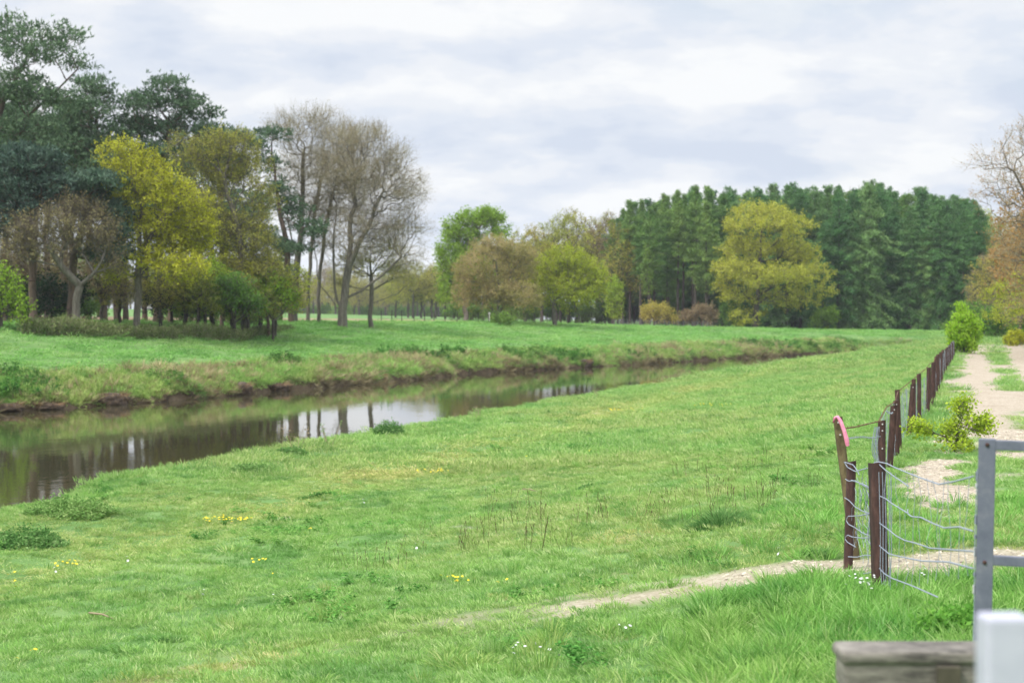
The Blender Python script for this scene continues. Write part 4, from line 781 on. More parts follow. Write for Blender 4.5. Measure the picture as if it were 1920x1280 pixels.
def l_profile(mb, pts, wide, deep, th, rz=0.0):
    """angle-iron bar: an L swept up through pts, top cut slightly ragged"""
    prof = np.array([[-wide / 2, 0], [wide / 2, 0], [wide / 2, th], [-wide / 2 + th, th], [-wide / 2 + th, deep], [-wide / 2, deep]])
    c, s = math.cos(rz), math.sin(rz); prof = prof @ np.array([[c, s], [-s, c]]); n = len(pts); k = len(prof)
    V = np.concatenate([np.concatenate([p[:2] + prof, np.full((k, 1), p[2])], 1) for p in np.asarray(pts, float)]); V[-k:, 2] += np.array([0, .012, .012, .0, -.006, -.004])
    i = np.arange(k); j = (i + 1) % k; q = np.stack([i, j, j + k, i + k], 1)
    mb.add(V, (q[None] + (np.arange(n - 1) * k)[:, None, None]).reshape(-1, 4)); mb.add(V[-k:], [[0, 1, 2, 3], [0, 3, 4, 5]])
def post(H, label, X, Y, lean=(0, 0), rz=0.0, wide=.085, deep=.06, mat=RUST, holes=(), group=None, zb=None):
    z0 = g1(X, Y) if zb is None else zb; root = empty('fence_post', (X, Y, z0)); tag(root, label, 'fence post', group)
    pts = [(lean[0] * t, lean[1] * t, -.25 + (H + .25) * t) for t in np.linspace(0, 1, 7)]
    mb = MB(); l_profile(mb, pts, wide, deep, .012, rz); child(root, 'angle_iron', mb.mesh('angle_iron', mat))
    for hx, hz in holes:
        t = (hz + .25) / (H + .25); b = MB(); c = np.array([lean[0] * t + hx, lean[1] * t - .004, hz]); polytube(b, [c, c - [0, .006, 0], c - [0, .011, 0]], [.010, .010, .006], 8); child(root, 'bolt', b.mesh('bolt', BOLT))
    return root
# near group
def top_base(tx, ty, bx, by, D, zb=None):
    a, b = at(bx, by, D), at(tx, ty, D); return a, b
a, b = top_base(1570, 782, 1612, 1045, 16.7)
p1 = post(b[2] - a[2], 'leaning yellow-lichened steel post with a pink rag tied over its top', a[0], a[1], (b[0] - a[0], -.05), .0, .085, .05, LICH, [(-.005, b[2] - a[2] - .05), (.0, b[2] - a[2] - .17)], zb=a[2])
a, b = top_base(1599, 866, 1592, 1052, 16.0)
p2 = post(b[2] - a[2], 'short rusty post wrapped in grey wire, in front of the leaning lichened post', a[0], a[1], (b[0] - a[0], 0), .12, .075, .05, zb=a[2])
a, b = top_base(1650, 868, 1660, 1112, 14.4)
p3 = post(b[2] - a[2], 'nearest dark rusty post standing in tall grass, sagging wire looped over its top', a[0], a[1], (b[0] - a[0], 0), .35, .115, .09, holes=[], zb=a[2])
a, b = top_base(1653, 789, 1655, 930, 21.0)
p4 = post(b[2] - g1(a[0], a[1]), 'upright rusty post with two pale bolts, where the rusty top wire meets the fence line', a[0], a[1], (0, 0), .0, .085, .06, holes=[(0, .98), (0, .90), (0, .68)])
g = np.random.default_rng(3); POSTS = [(3.6, 14.4, 1.05)]
nearlab = {1668: 'rusty post with a knot of silver wire near its top, next beyond the two-bolt post', 1683: 'broad rusty post, second beyond the two-bolt post', 1689: 'thin rusty post half hidden behind the broad rusty post', 1703: 'rusty post at the left of the loose trio standing behind the leafy sapling', 1714: 'rusty post in the middle of the loose trio behind the leafy sapling', 1725: 'rusty post at the right of the loose trio, topped by a taut rusty wire', 1740: 'tall rusty post starting the dense far row of the fence'}
fs = [(1668, 760, 25.8), (1683, 751, 27.7), (1689, 731, 29.6), (1703, 720, 32.2), (1714, 711, 34.6), (1725, 701, 37.2), (1740, 689, 39.8), (1747, 680, 42.5), (1753, 679, 45.5), (1757, 668, 48.5), (1761, 664, 52), (1765, 661, 56), (1768, 660, 60), (1771, 656, 64), (1774, 654, 68), (1777, 651, 72), (1780, 649, 76), (1783, 646, 80), (1786, 643, 84), (1788, 641, 88), (1790, 640, 92)]
tops = []
for px, py, D in fs:
    X = PD(px, D); zt = ZC - (py - HY) / F * D; H = min(1.18, max(.85, zt - g1(X, D)))
    post(H, nearlab.get(px, 'rusty post in the dense far row of the fence'), X, D, (g.normal() * .03, g.normal() * .03), g.normal() * .25, .085, .06, holes=[(0, H - .06)] if D < 34 else [], group=None if px in nearlab else 'rusty posts of the far fence row'); tops.append((X, D, g1(X, D) + H))
# pink rag
mb = MB(); pk_ = mat_rough('pink_cloth', [(.3, (.62, .17, .28)), (.7, (.80, .33, .45))], 25, 5, .9, .6, dist=.006)
c = [at(1563, 792, 16.62), at(1566, 783, 16.60), at(1571, 781, 16.58), at(1577, 789, 16.55), at(1583, 806, 16.52), at(1588, 824, 16.5), at(1590, 836, 16.5)]
polytube(mb, c, [.010, .014, .015, .016, .019, .023, .018], 9); c2 = [at(1572, 783, 16.6), at(1579, 796, 16.57), at(1585, 815, 16.54), at(1588, 832, 16.53)]; polytube(mb, c2, [.014, .018, .016, .014], 7)
me = mb.mesh('rag', pk_, True)
tag(obj('rag', me), 'pink rag knotted over the top of the leaning post', 'rag')
# wires
def wire_np(mb, pts, r, twist=0.0, per=.09, k=5, mi=0):
    pts = np.asarray(pts, float); L_ = np.r_[0, np.cumsum(np.linalg.norm(np.diff(pts, axis=0), axis=1))]; n = max(4, int(L_[-1] / (.02 if twist else .12))); u = np.linspace(0, L_[-1], n)
    # smooth the polyline
    P_ = np.stack([np.interp(u, L_, pts[:, i]) for i in range(3)], 1)
    for _ in range(3 if n > 8 else 0): P_[1:-1] = (P_[:-2] + 2 * P_[1:-1] + P_[2:]) / 4
    if not twist: polytube(mb, P_, r, k, mi); return
    a_, b_ = frames(norm(np.gradient(P_, axis=0)))
    for ph in (0, math.pi): q = P_ + (a_ * np.cos(u / per * 6.28 + ph)[:, None] + b_ * np.sin(u / per * 6.28 + ph)[:, None]) * twist; polytube(mb, q, r, k, mi)
def dpx(px): return np.interp(px, [1560, 1592, 1655, 1825], [16.4, 15.95, 14.3, 9.15])
net = empty('wire_netting', at(1655, 1112, 14.3)); tag(net, 'sagging grey twisted wire netting strung from the near posts to the metal gate', 'wire netting')
S = [[(1649, 866), (1664, 869), (1680, 877), (1702, 886), (1730, 897), (1762, 908), (1790, 903), (1826, 893)], [(1646, 866), (1652, 873), (1661, 881), (1680, 895), (1694, 904), (1705, 912)],
     [(1597, 900), (1620, 908), (1638, 917), (1647, 928), (1662, 935), (1675, 945), (1690, 954), (1703, 962)], [(1703, 955), (1704, 964), (1712, 969), (1728, 970), (1750, 981), (1772, 990), (1800, 988), (1826, 996)],
     [(1642, 962), (1642, 971), (1651, 981), (1667, 993), (1682, 1005), (1697, 1013), (1720, 1019), (1746, 1028), (1785, 1031), (1826, 1034)],
     [(1641, 1000), (1643, 1013), (1652, 1025), (1669, 1039), (1690, 1044), (1730, 1052), (1780, 1054), (1826, 1066)], [(1637, 1042), (1641, 1054), (1649, 1064), (1660, 1076), (1675, 1085), (1705, 1096), (1722, 1103), (1760, 1120)],
     [(1637, 1072), (1645, 1093), (1654, 1110), (1659, 1122)]]
ST = [[(1585, 868), (1590, 876), (1605, 884), (1618, 880), (1630, 877), (1641, 867), (1649, 866)], [(1584, 866), (1600, 871), (1607, 880), (1612, 890)], [(1586, 898), (1592, 902), (1605, 901), (1612, 906), (1630, 915), (1638, 917)],
      [(1585, 933), (1594, 939), (1604, 950), (1618, 958), (1632, 963), (1612, 967), (1591, 968), (1587, 975), (1592, 983), (1604, 989), (1618, 999), (1634, 1006), (1641, 1003)],
      [(1600, 1007), (1590, 1003), (1585, 1009), (1589, 1016), (1596, 1020), (1606, 1026)], [(1592, 1044), (1608, 1045), (1624, 1041), (1637, 1042)], [(1607, 1074), (1622, 1076), (1637, 1073)], [(1632, 962), (1641, 972)], [(1600, 1007), (1618, 1009), (1640, 1008)]]
for grp in (S, ST):
    for sg in grp:
        mb = MB(); q = np.array([at(x, y, dpx(x) - .03) for x, y in sg]) - np.array(net.location); wire_np(mb, q, .0028, .0036, .055); child(net, 'strand', mb.mesh('strand', ZINC, True))
def thin(q, r): mb = MB(); wire_np(mb, np.array(q) - np.array(net.location), r); child(net, 'thin_wire', mb.mesh('thin_wire', ZINC, True))
for i in range(34):       # thin crossing wires, tangled between the two near posts
    x0 = g.uniform(1603, 1640); y0 = g.uniform(870, 1000); m = 6; xs = x0 + np.cumsum(g.normal(size=m) * 4.5); ys = y0 + np.linspace(0, g.uniform(30, 120), m); thin([at(x, y, dpx(x) + g.normal() * .12) for x, y in zip(np.clip(xs, 1598, 1648), ys)], .0022)
for i in range(11):       # the uprights of the netting on the gate side
    x0 = 1672 + i * 14; y0 = np.interp(x0, [1650, 1826], [885, 905]); thin(np.array([at(x0 + g.normal() * 2, y, dpx(x0)) for y in np.linspace(y0, np.interp(x0, [1650, 1826], [1110, 1075]), 8)]) + g.normal(size=(8, 3)) * .012, .0018)
for x0 in (1662, 1666, 1671, 1650, 1656): thin([at(x0 + g.normal() * 1 + t * g.normal(2, 2), 885 + t * 215, 14.2) for t in np.linspace(0, 1, 6)], .0035)
def barbed(name, pts, label, mat=RWIRE, r=.004, barb=.14):
    mb = MB(); pts = np.asarray(pts, float); o0 = pts[0].copy(); q = pts - o0; wire_np(mb, q, r * .75, r, .06)
    L_ = np.r_[0, np.cumsum(np.linalg.norm(np.diff(q, axis=0), axis=1))]
    for u in np.arange(.05, min(L_[-1], 30), barb):
        c = np.array([np.interp(u, L_, q[:, i]) for i in range(3)]); d = norm(g.normal(size=(2, 3)))
        for dd in d: tubes(mb, [c - dd * .016], [c + dd * .016], .0022, .0008, 4)
    tag(obj(name, mb.mesh(name, mat, True), loc=o0), label, 'wire')
barbed('barbed_wire', [at(1586, 803, 16.6), at(1605, 800, 17.6), at(1630, 794, 19.3), at(1653, 789, 20.95)], 'rusty barbed wire between the pink rag and the first upright post')
barbed('barbed_wire', [np.array(p) - [.04, 0, .02] for p in [tuple(at(1653, 789, 20.95))] + tops], 'rusty top wire running along the far fence row post to post')
barbed('barbed_wire', [at(1590, 822, 16.6), at(1605, 820, 17.5), at(1618, 819, 18.4), at(1634, 821, 19.8), at(1652, 818, 20.95)], 'thin silvery wire below the rusty barbed wire, beside the pink rag', ZINC, .003)
nt2 = empty('wire_netting', (5.0, 22, 0)); tag(nt2, 'fine grey stock netting running along the rusty far fence row', 'wire netting'); mb = MB(); line_ = np.array([tuple(at(1650, 930, 20.95))] + tops); 
for h in (.12, .3, .48, .66, .86): wire_np(mb, np.stack([line_[:, 0] - .05, line_[:, 1], gz(line_[:, 0], line_[:, 1]) + h + g.normal(size=len(line_)) * .02], 1) - [5, 22, 0], .0022, k=4)
child(nt2, 'line_wires', mb.mesh('line_wires', ZINC, True)); mb = MB(); Yv = np.arange(21, 92, .16); Xv = np.interp(Yv, line_[:, 1], line_[:, 0]) - .05 + g.normal(size=len(Yv)) * .02; zv = gz(Xv, Yv); B = np.stack([Xv - 5, Yv - 22, zv], 1)
for h0, h1 in ((.0, .3), (.3, .6), (.6, .88)): tubes(mb, B + [0, 0, h0] + g.normal(size=B.shape) * .012, B + [0, 0, h1] + g.normal(size=B.shape) * .012, .0022, .0022, 4)
child(nt2, 'upright_wires', mb.mesh('upright_wires', ZINC, True))
tg = MB()
for i in range(9): 
    m = 9; x0 = g.uniform(1640, 1650); q = np.array([at(x0 - 7 * math.sin(t * 3.1) * g.uniform(.3, 1.2) + g.normal() * 1.0, 800 + t * g.uniform(50, 80), 20.8 + g.normal() * .03) for t in np.linspace(0, 1, m)]); wire_np(tg, q - at(1648, 870, 20.8), .003)
tag(obj('loose_wire', tg.mesh('loose_wire', ZINC, True), loc=at(1648, 870, 20.8)), 'loose grey wire loops hanging beside the two-bolt post', 'wire')
tg = MB(); D0 = 25.7
for i in range(5): q = np.array([at(1668 + 7 * math.cos(a_) + g.normal() * .6, 773 + 3 * math.sin(a_ * 1.3) + g.normal(), D0 - .09 + .05 * math.sin(a_)) for a_ in np.linspace(0, 5.5, 12)]); wire_np(tg, q - at(1668, 773, D0), .003)
tag(obj('wire_knot', tg.mesh('wire_knot', ZINC, True), loc=at(1668, 773, D0)), 'knot of silver wire wound round a rusty post top', 'wire')
# gate
GP = mat_rough('grey_gate_paint', [(.3, (.10, .11, .15)), (.52, (.135, .145, .19)), (.64, (.18, .185, .22)), (.72, (.17, .12, .10))], 9, 7, .5, .15, dist=.002)
def bevelbox(name, size, mat, bev=.006, seg=2, par=None, loc=(0, 0, 0), rot=(0, 0, 0), noise=0):
    import bmesh
    bm = bmesh.new(); bmesh.ops.create_cube(bm, size=1)
    for v in bm.verts: v.co.x *= size[0]; v.co.y *= size[1]; v.co.z *= size[2]
    bmesh.ops.bevel(bm, geom=bm.edges[:], offset=bev, segments=seg, affect='EDGES', profile=.6)
    me = bpy.data.meshes.new(name); bm.to_mesh(me); bm.free(); me.materials.append(mat)
    o = child(par, name, me) if par else obj(name, me); o.location = loc; o.rotation_euler = rot
    return o
gD = 9.0; gt = at(1843, 822, gD); zb = g1(gt[0], gD); H = gt[2] - zb; gate = empty('metal_gate', (gt[0], gD, zb), R(-14)); gate.rotation_euler = (0, R(1.0), R(-14)); tag(gate, 'grey painted metal gate frame standing behind the timber block', 'gate')
hs = bevelbox('stile', (.088, .05, H - .08), GP, .006, 2, gate, (0, 0, .08 + (H - .08) / 2)); bevelbox('stile', (.088, .05, H - .08), GP, .006, 2, gate, (1.42, 0, .08 + (H - .08) / 2))
for zz_, nm in ((H - .032, 'top_rail'), (H - .64, 'middle_rail'), (.14, 'bottom_rail')): bevelbox(nm, (1.342, .044, .052), GP, .005, 2, gate, (.71, 0, zz_))
for k_, zz_ in enumerate((H - .20, H - .25, H - .43, H - .52, H - .60, H - .72, H - .80)):
    bevelbox('netting_clip', (.016, .02, .022 if k_ % 2 else .05), BOLT if k_ in (1, 4, 6) else GP, .004, 1, hs, (-.049, 0, zz_ - .08 - (H - .08) / 2))
for zz_ in (H - .02, H - .64, .14): b_ = MB(); polytube(b_, [(0, -.026, zz_ - .01), (0, -.032, zz_ - .01), (0, -.036, zz_ - .01)], [.011, .011, .006], 8); child(gate, 'bolt', b_.mesh('bolt', RUST))
tb = MB(); q = [(-.047, -.02, H - .16), (-.052, -.02, H - .5), (-.047, -.01, H - .95), (-.05, 0, .12)]; polytube(tb, q, .003, 6); child(gate, 'edge_wire', tb.mesh('edge_wire', ZINC))
# timber block
m, N, L, out = newmat('weathered_timber'); bb = N.new('ShaderNodeBsdfPrincipled'); L.new(bb.outputs[0], out.inputs[0]); bb.inputs['Roughness'].default_value = .95
tc = N.new('ShaderNodeTexCoord'); n1 = N.new('ShaderNodeTexNoise'); n1.inputs['Scale'].default_value = 5; n1.inputs['Detail'].default_value = 8; n1.inputs['Roughness'].default_value = .7; mp = N.new('ShaderNodeMapping'); mp.inputs['Scale'].default_value = (1, 1, 5)
L.new(tc.outputs['Object'], mp.inputs[0]); L.new(mp.outputs[0], n1.inputs['Vector']); r = ramp_node(N, [(.34, (.04, .037, .033)), (.45, (.13, .118, .10)), (.58, (.22, .20, .17)), (.72, (.30, .28, .24))]); L.new(n1.outputs['Fac'], r.inputs[0]); L.new(r.outputs[0], bb.inputs['Base Color'])
bp = N.new('ShaderNodeBump'); bp.inputs['Strength'].default_value = .7; bp.inputs['Distance'].default_value = .008; L.new(n1.outputs['Fac'], bp.inputs['Height']); L.new(bp.outputs[0], bb.inputs['Normal']); MT = m
DARKT = mat_rough('dark_timber', [(.3, (.03, .026, .018)), (.55, (.085, .075, .05)), (.75, (.15, .13, .09))], 7, 7, .95, .6, (1, 1, .3), dist=.006)
bx0, bx1 = PD(1577, 6.25), PD(2120, 6.25); bz = ZC - (1222 - HY) / F * 6.2; zg = g1(1.5, 6.3) - .1; blk = empty('timber_block', ((bx0 + bx1) / 2, 6.3, zg)); tag(blk, 'weathered grey timber block with a rounded end at the bottom of the photo', 'timber block')
hh = (bz - zg)
rows = 5; rh = (hh - .035) / rows
for i in range(rows): bevelbox('beam', (bx1 - bx0 - .02 - (i % 2) * .006, .20 - (i % 2) * .006, rh - .003), MT, .012, 2, blk, (0, 0, rh * (i + .5)))
bevelbox('cap', (bx1 - bx0 + .004, .225, .05), MT, .024, 4, blk, (0, 0, hh - .025))
bevelbox('upright_post', (.085, .03, hh - .05), DARKT, .006, 2, blk, (PD(1778, 6.2) - (bx0 + bx1) / 2, -.122, (hh - .05) / 2))
WP = mat_rough('white_paint', [(.3, (.40, .40, .49)), (.6, (.50, .495, .59)), (.8, (.55, .54, .62))], 5, 6, .5, .1, dist=.002)
wx = at(1884, 1152, 3.2); zw = g1(wx[0], 3.2) - .05; wpz = wx[2] - zw; wp = empty('white_post', (wx[0], 3.2, zw), R(4)); tag(wp, 'white painted post end, out of focus in the bottom right corner', 'post')
bevelbox('shaft', (.088, .07, wpz), WP, .012, 4, wp, (0, 0, wpz / 2)); bevelbox('side_rail', (.9, .03, .10), WP, .008, 2, wp, (.495, .0, wpz - .16))
# ---- leafy sapling by the track
shrub('young sapling with fresh green leaves between the fence and the gravel track', 1795, 28.6, [(1802, 778, 20, 26), (1832, 797, 26, 17), (1790, 812, 26, 20), (1728, 800, 24, 13), (1795, 838, 26, 13), (1810, 755, 10, 12), (1745, 812, 14, 8)], 'shrub', 60, name='sapling', cat='small tree', n=260, lsize=.058, tl=.13, rb=.016, rtip=.003, dens=7, twn=2, twr=.0022, seg=.12, zmin=.03)
# ---- weed mounds, bank plants
WEED = mat_leaf('weed_leaves', (.08, .18, .045), (.17, .33, .09), (.34, .48, .18), 5, .3)
def mound(px, py, rx, ry, label, seed, name='weed_clump', kind='blade', mat=None, h=.3):
    g = np.random.default_rng(seed); x, y, z = hit(px, py + ry * .8); s = y / F; rw = rx * s; n = int(2600 * min(2.0, rw)); a_ = g.uniform(0, 6.28, n); r_ = np.sqrt(g.random(n)); r_ = r_ * (.6 + .8 * vn(np.cos(a_) * 1.7 + seed, np.sin(a_) * 1.7, 9)); h = h * .8; B = np.stack([np.cos(a_) * r_ * rw, np.sin(a_) * r_ * rw * .8, 0 * a_], 1); hh = h * np.maximum(.15, 1 - .75 * r_ ** 2) * (.7 + .6 * vn(B[:, 0] * 4, B[:, 1] * 4, seed))
    B[:, 2] = gz(B[:, 0] + x, B[:, 1] + y) - z - .02; mb = MB(); D = np.stack([np.cos(a_) * r_ * .7, np.sin(a_) * r_ * .7, np.ones(n)], 1) + g.normal(size=(n, 3)) * [.35, .35, .1]; blades(mb, B, D, hh, .008, .9, g=g)
    if kind == 'leaf':
        C = B + norm(D) * (hh * g.uniform(.4, 1.0, n))[:, None]; leaves(mb, np.repeat(C, 3, 0) + g.normal(size=(3 * n, 3)) * .03, .05, 0, .55, .8, g=g)
    tag(obj(name, mb.mesh(name, mat or WEED), loc=(x, y, z)), label, 'plant')
mound(132, 943, 92, 26, 'large leafy weed clump on the river edge, upper of the two at the left', 1, kind='leaf', h=.38)
mound(45, 1000, 78, 30, 'dark leafy weed clump cut by the left edge of the photo', 2, kind='leaf', h=.36)
mound(1352, 965, 72, 28, 'shaggy dark tussock of long weeds on the slope, left of the leaning post', 3, h=.42)
mound(727, 806, 27, 11, 'rounded bright green nettle clump on the river edge before the white reflection', 4, kind='leaf', h=.55)
mound(470, 880, 40, 9, 'low weedy hump on the river edge below the forked oak reflection', 5, kind='leaf', h=.3)
mound(545, 848, 30, 7, 'small leafy hump on the river edge left of the dry stems', 6, kind='leaf', h=.3)
mound(320, 1192, 38, 16, 'dark green tussock in the lawn near the bottom left', 7, h=.16); mound(145, 1110, 28, 10, 'small dark tussock in the lawn below the yellow flowers at far left', 8, h=.13)
mound(1540, 1030, 40, 22, 'rank grass clump above the worn path, just left of the wire netting', 9, h=.32, mat=None)
mound(1110, 912, 30, 8, 'low dark weed patch in the middle of the meadow', 10, h=.15, kind='leaf')
mound(1790, 1180, 55, 34, 'tall broad-leaved green clump behind the timber block beside the gate', 12, h=.4, kind='leaf', mat=mat_leaf('dock_leaves', (.06, .2, .03), (.13, .36, .06), (.25, .5, .1), 5, .4))
STEM = mat_rough('dry_stem', [(.3, (.20, .15, .09)), (.7, (.36, .28, .18))], 8)
for i, (px, py, hp, lab) in enumerate([(545, 840, 38, 'dry brown seed stem leaning over the river, left of the pair'), (625, 832, 46, 'dry weed stem with a few green leaves over the river, right of the pair'), (895, 780, 22, 'thin pale stems at the river edge right of the white reflection'), (1118, 742, 24, 'leafy stem at the river edge near the bend')]):
    x, y, z = hit(px, py + 6); s = y / F; mb = MB(); 
    for q in range(5):
        b = np.array([g.normal() * .12, g.normal() * .1, -.02]); T = b + [g.normal() * .15, g.normal() * .1, hp * s * g.uniform(.6, 1.15)]; M_ = (b + T) / 2 + g.normal(size=3) * .03; polytube(mb, [b, M_, T], [.008, .006, .003], 5)
        for w_ in range(5): c = M_ + (T - M_) * g.random(); tubes(mb, [c], [c + g.normal(size=3) * [.08, .08, .05] + [0, 0, .05]], .004, .002, 4)
        leaves(mb, T + g.normal(size=(10, 3)) * [.03, .03, .06], .05, 1 if i % 2 else 0, g=g)
    tag(obj('dry_stem', mb.mesh('dry_stem', [STEM, WEED]), loc=(x, y, z)), lab, 'plant')
# ---- flowers
YEL = mat_rough('yellow_petal', [(.3, (.72, .56, .01)), (.7, (.85, .72, .03))], 5, 2, .6, 0); WHI = mat_rough('white_petal', [(.3, (.72, .72, .70)), (.7, (.82, .82, .80))], 5, 2, .6, 0); GST = mat_rough('flower_stem', [(.3, (.08, .2, .04)), (.7, (.14, .3, .07))], 5, 2, .6, 0)
def flower_mesh(n, rad, size, mat, g, hh=(.09, .16)):
    mb = MB()
    for i in range(n):
        a_, r_ = g.uniform(0, 6.28), rad * math.sqrt(g.random()); b = np.array([math.cos(a_) * r_, math.sin(a_) * r_ * .6, -.01]); t = b + [g.normal() * .02, g.normal() * .02, g.uniform(*hh)]; tubes(mb, [b], [t], .002, .0015, 4, 1)
        nn = norm(g.normal(size=3) * .35 + [0, -.35, 1]); u_ = norm(np.cross(nn, [1, 0, .1])); v_ = np.cross(nn, u_); s_ = size * g.uniform(.7, 1.2)
        for ring, rr, up_ in ((0, 1.0, .12), (1, .65, .3)):
            for k in range(9):
                th = (k + ring * .5) * 6.283 / 9; d0 = u_ * math.cos(th) + v_ * math.sin(th); d1 = -u_ * math.sin(th) + v_ * math.cos(th)
                mb.add([t, t + (d0 * .5 + d1 * .2 + nn * up_ * .4) * s_ * rr * .5, t + (d0 + nn * up_) * s_ * rr * .5, t + (d0 * .5 - d1 * .2 + nn * up_ * .4) * s_ * rr * .5], [[0, 1, 2, 3]], 0)
    return mb.mesh('flowers', [mat, GST])
gf = np.random.default_rng(9)
px_ = [(427, 985, 40, .42, .050, 'dense patch of yellow dandelions in the left lawn, the largest there'), (1342, 764, 30, .85, .055, 'broad scatter of yellow flowers far up the meadow towards the fence'), (1175, 774, 20, .8, .055, 'loose band of yellow flowers far up the meadow near the river bend'), (820, 892, 20, .5, .045, 'small drift of yellow flowers in mid meadow, right of the river clump'), (135, 1072, 16, .30, .045, 'short row of yellow dandelions at the left, below the weed clump'), (478, 1066, 6, .14, .045, 'tiny cluster of yellow dandelions below the dense yellow patch'), (872, 1104, 7, .16, .04, 'tiny yellow cluster on the lawn just above the worn path')]
for px, py, n, rad, sz_, lab in px_:
    x, y, z = hit(px, py); tag(obj('yellow_flowers', flower_mesh(n, rad, sz_, YEL, gf), loc=(x, y, z)), lab, 'flowers')
fm = [flower_mesh(k, .12, .042, YEL, gf) for k in (1, 2, 3)]
for i, (px, py) in enumerate([(55, 1056), (22, 1088), (24, 1112), (497, 1094), (830, 1096), (1108, 853), (960, 868), (985, 864), (1240, 780), (1295, 778), (1410, 762), (1205, 771), (905, 1106), (945, 1106), (575, 1010), (690, 900), (1030, 850), (1145, 745), (1010, 838), (1390, 790), (45, 1250), (860, 870), (1440, 820), (1180, 800), (1260, 765)]):
    x, y, z = hit(px, py); tag(obj('yellow_flowers', fm[i % 3], loc=(x, y, z), rot=(0, 0, i)), 'small stray yellow flowers dotted singly about the meadow', 'flowers', 'stray yellow flowers of the meadow')
for px, py, n, rad, lab in [(1622, 1132, 18, .13, 'bunch of white daisies in the tall grass below the nearest rusty post'), (1010, 1262, 9, .22, 'scattered white daisies at the bottom edge of the photo'), (1180, 1225, 3, .12, 'few white daisies in the rank grass near the bottom, above the bottom-edge ones'), (1740, 1118, 3, .08, 'pair of white daisies in the grass between the nearest post and the gate')]:
    x, y, z = hit(px, py); tag(obj('white_daisies', flower_mesh(n, rad, .03, WHI, gf, (.14, .26)), loc=(x, y, z)), lab, 'flowers')
wm = flower_mesh(2, .06, .04, WHI, gf)
for i, (px, py) in enumerate([(237, 1064), (680, 952), (510, 1140), (380, 1130), (1305, 905), (1462, 1056), (780, 1040), (100, 1085)]): x, y, z = hit(px, py); tag(obj('seed_heads', wm, loc=(x, y, z), rot=(0, 0, i)), 'white dandelion seed heads dotted singly in the lawn', 'flowers', 'stray white seed heads')
# ---- sticks
for (xa, ya, xb, yb, lab) in [(165, 1158, 215, 1171, 'pale thin stick lying in the lawn at the lower left'), (980, 922, 1005, 926, 'short pale stick lying in the middle of the meadow')]:
    a, b = np.array(hit(xa, ya)), np.array(hit(xb, yb)); mb = MB(); mth = (a + b) / 2 + [0, 0, .03]; polytube(mb, [a * 0 + [0, 0, .05], mth - a + [0, 0, .04], b - a + [0, 0, .05]], [.012, .011, .005], 6); tubes(mb, [mth - a + [0, 0, .04]], [mth - a + [.06, .02, .08]], .005, .002, 5); tag(obj('stick', mb.mesh('stick', STEM, True), loc=a), lab, 'stick')
# ---- far field fence
def field_fence(px0, px1, step, dcol, label, H=1.15, r=.045, mesh=False):
    g = np.random.default_rng(int(px0)); root = None; P_ = []
    mat = mat_rough('fence_wood', [(.3, dcol), (.7, tuple(c * 1.8 for c in dcol))], 6); px = px0
    while px < px1:
        D = np.interp(px, [500, 700, 1000, 1300, 1400], [139, 156, 181, 203, 208]); X = PD(px, D); P_.append((X, D, g1(X, D))); px += step * g.uniform(.85, 1.15)
    root = empty('field_fence', P_[0]); tag(root, label, 'fence'); o = np.array(P_[0])
    for p in P_: mb = MB(); q = np.array(p) - o; h_ = H * g.uniform(.9, 1.1); polytube(mb, [q - [0, 0, .1], q + [g.normal() * .03, 0, h_]], [r, r * .9], 6); child(root, 'post', mb.mesh('post', mat, True))
    mb = MB(); A_ = np.array(P_) - o
    for h_ in ((.35, .7, 1.05) if not mesh else np.arange(.1, H, .12)): tubes(mb, A_[:-1] + [0, 0, h_], A_[1:] + [0, 0, h_], .006 if not mesh else .009, .006 if not mesh else .009, 4)
    child(root, 'wires', mb.mesh('wires', mat))
field_fence(715, 1150, 21, (.03, .026, .022), 'long dark post and wire fence along the brown field beyond the far bank')
field_fence(1152, 1345, 9, (.13, .13, .13), 'low grey fence with close posts at the foot of the conifer forest', .8, .03, True)
x, y = PD(917, 178), 178; mb = MB(); polytube(mb, [(0, 0, -.1), (0, 0, .8)], .09, 8); polytube(mb, [(0, 0, .8), (0, 0, .95), (0, 0, 1.05)], [.09, .14, .05], 8); tag(obj('marker_post', mb.mesh('marker_post', WHI), loc=(x, y, g1(x, y))), 'small white marker post by the far field fence', 'marker')
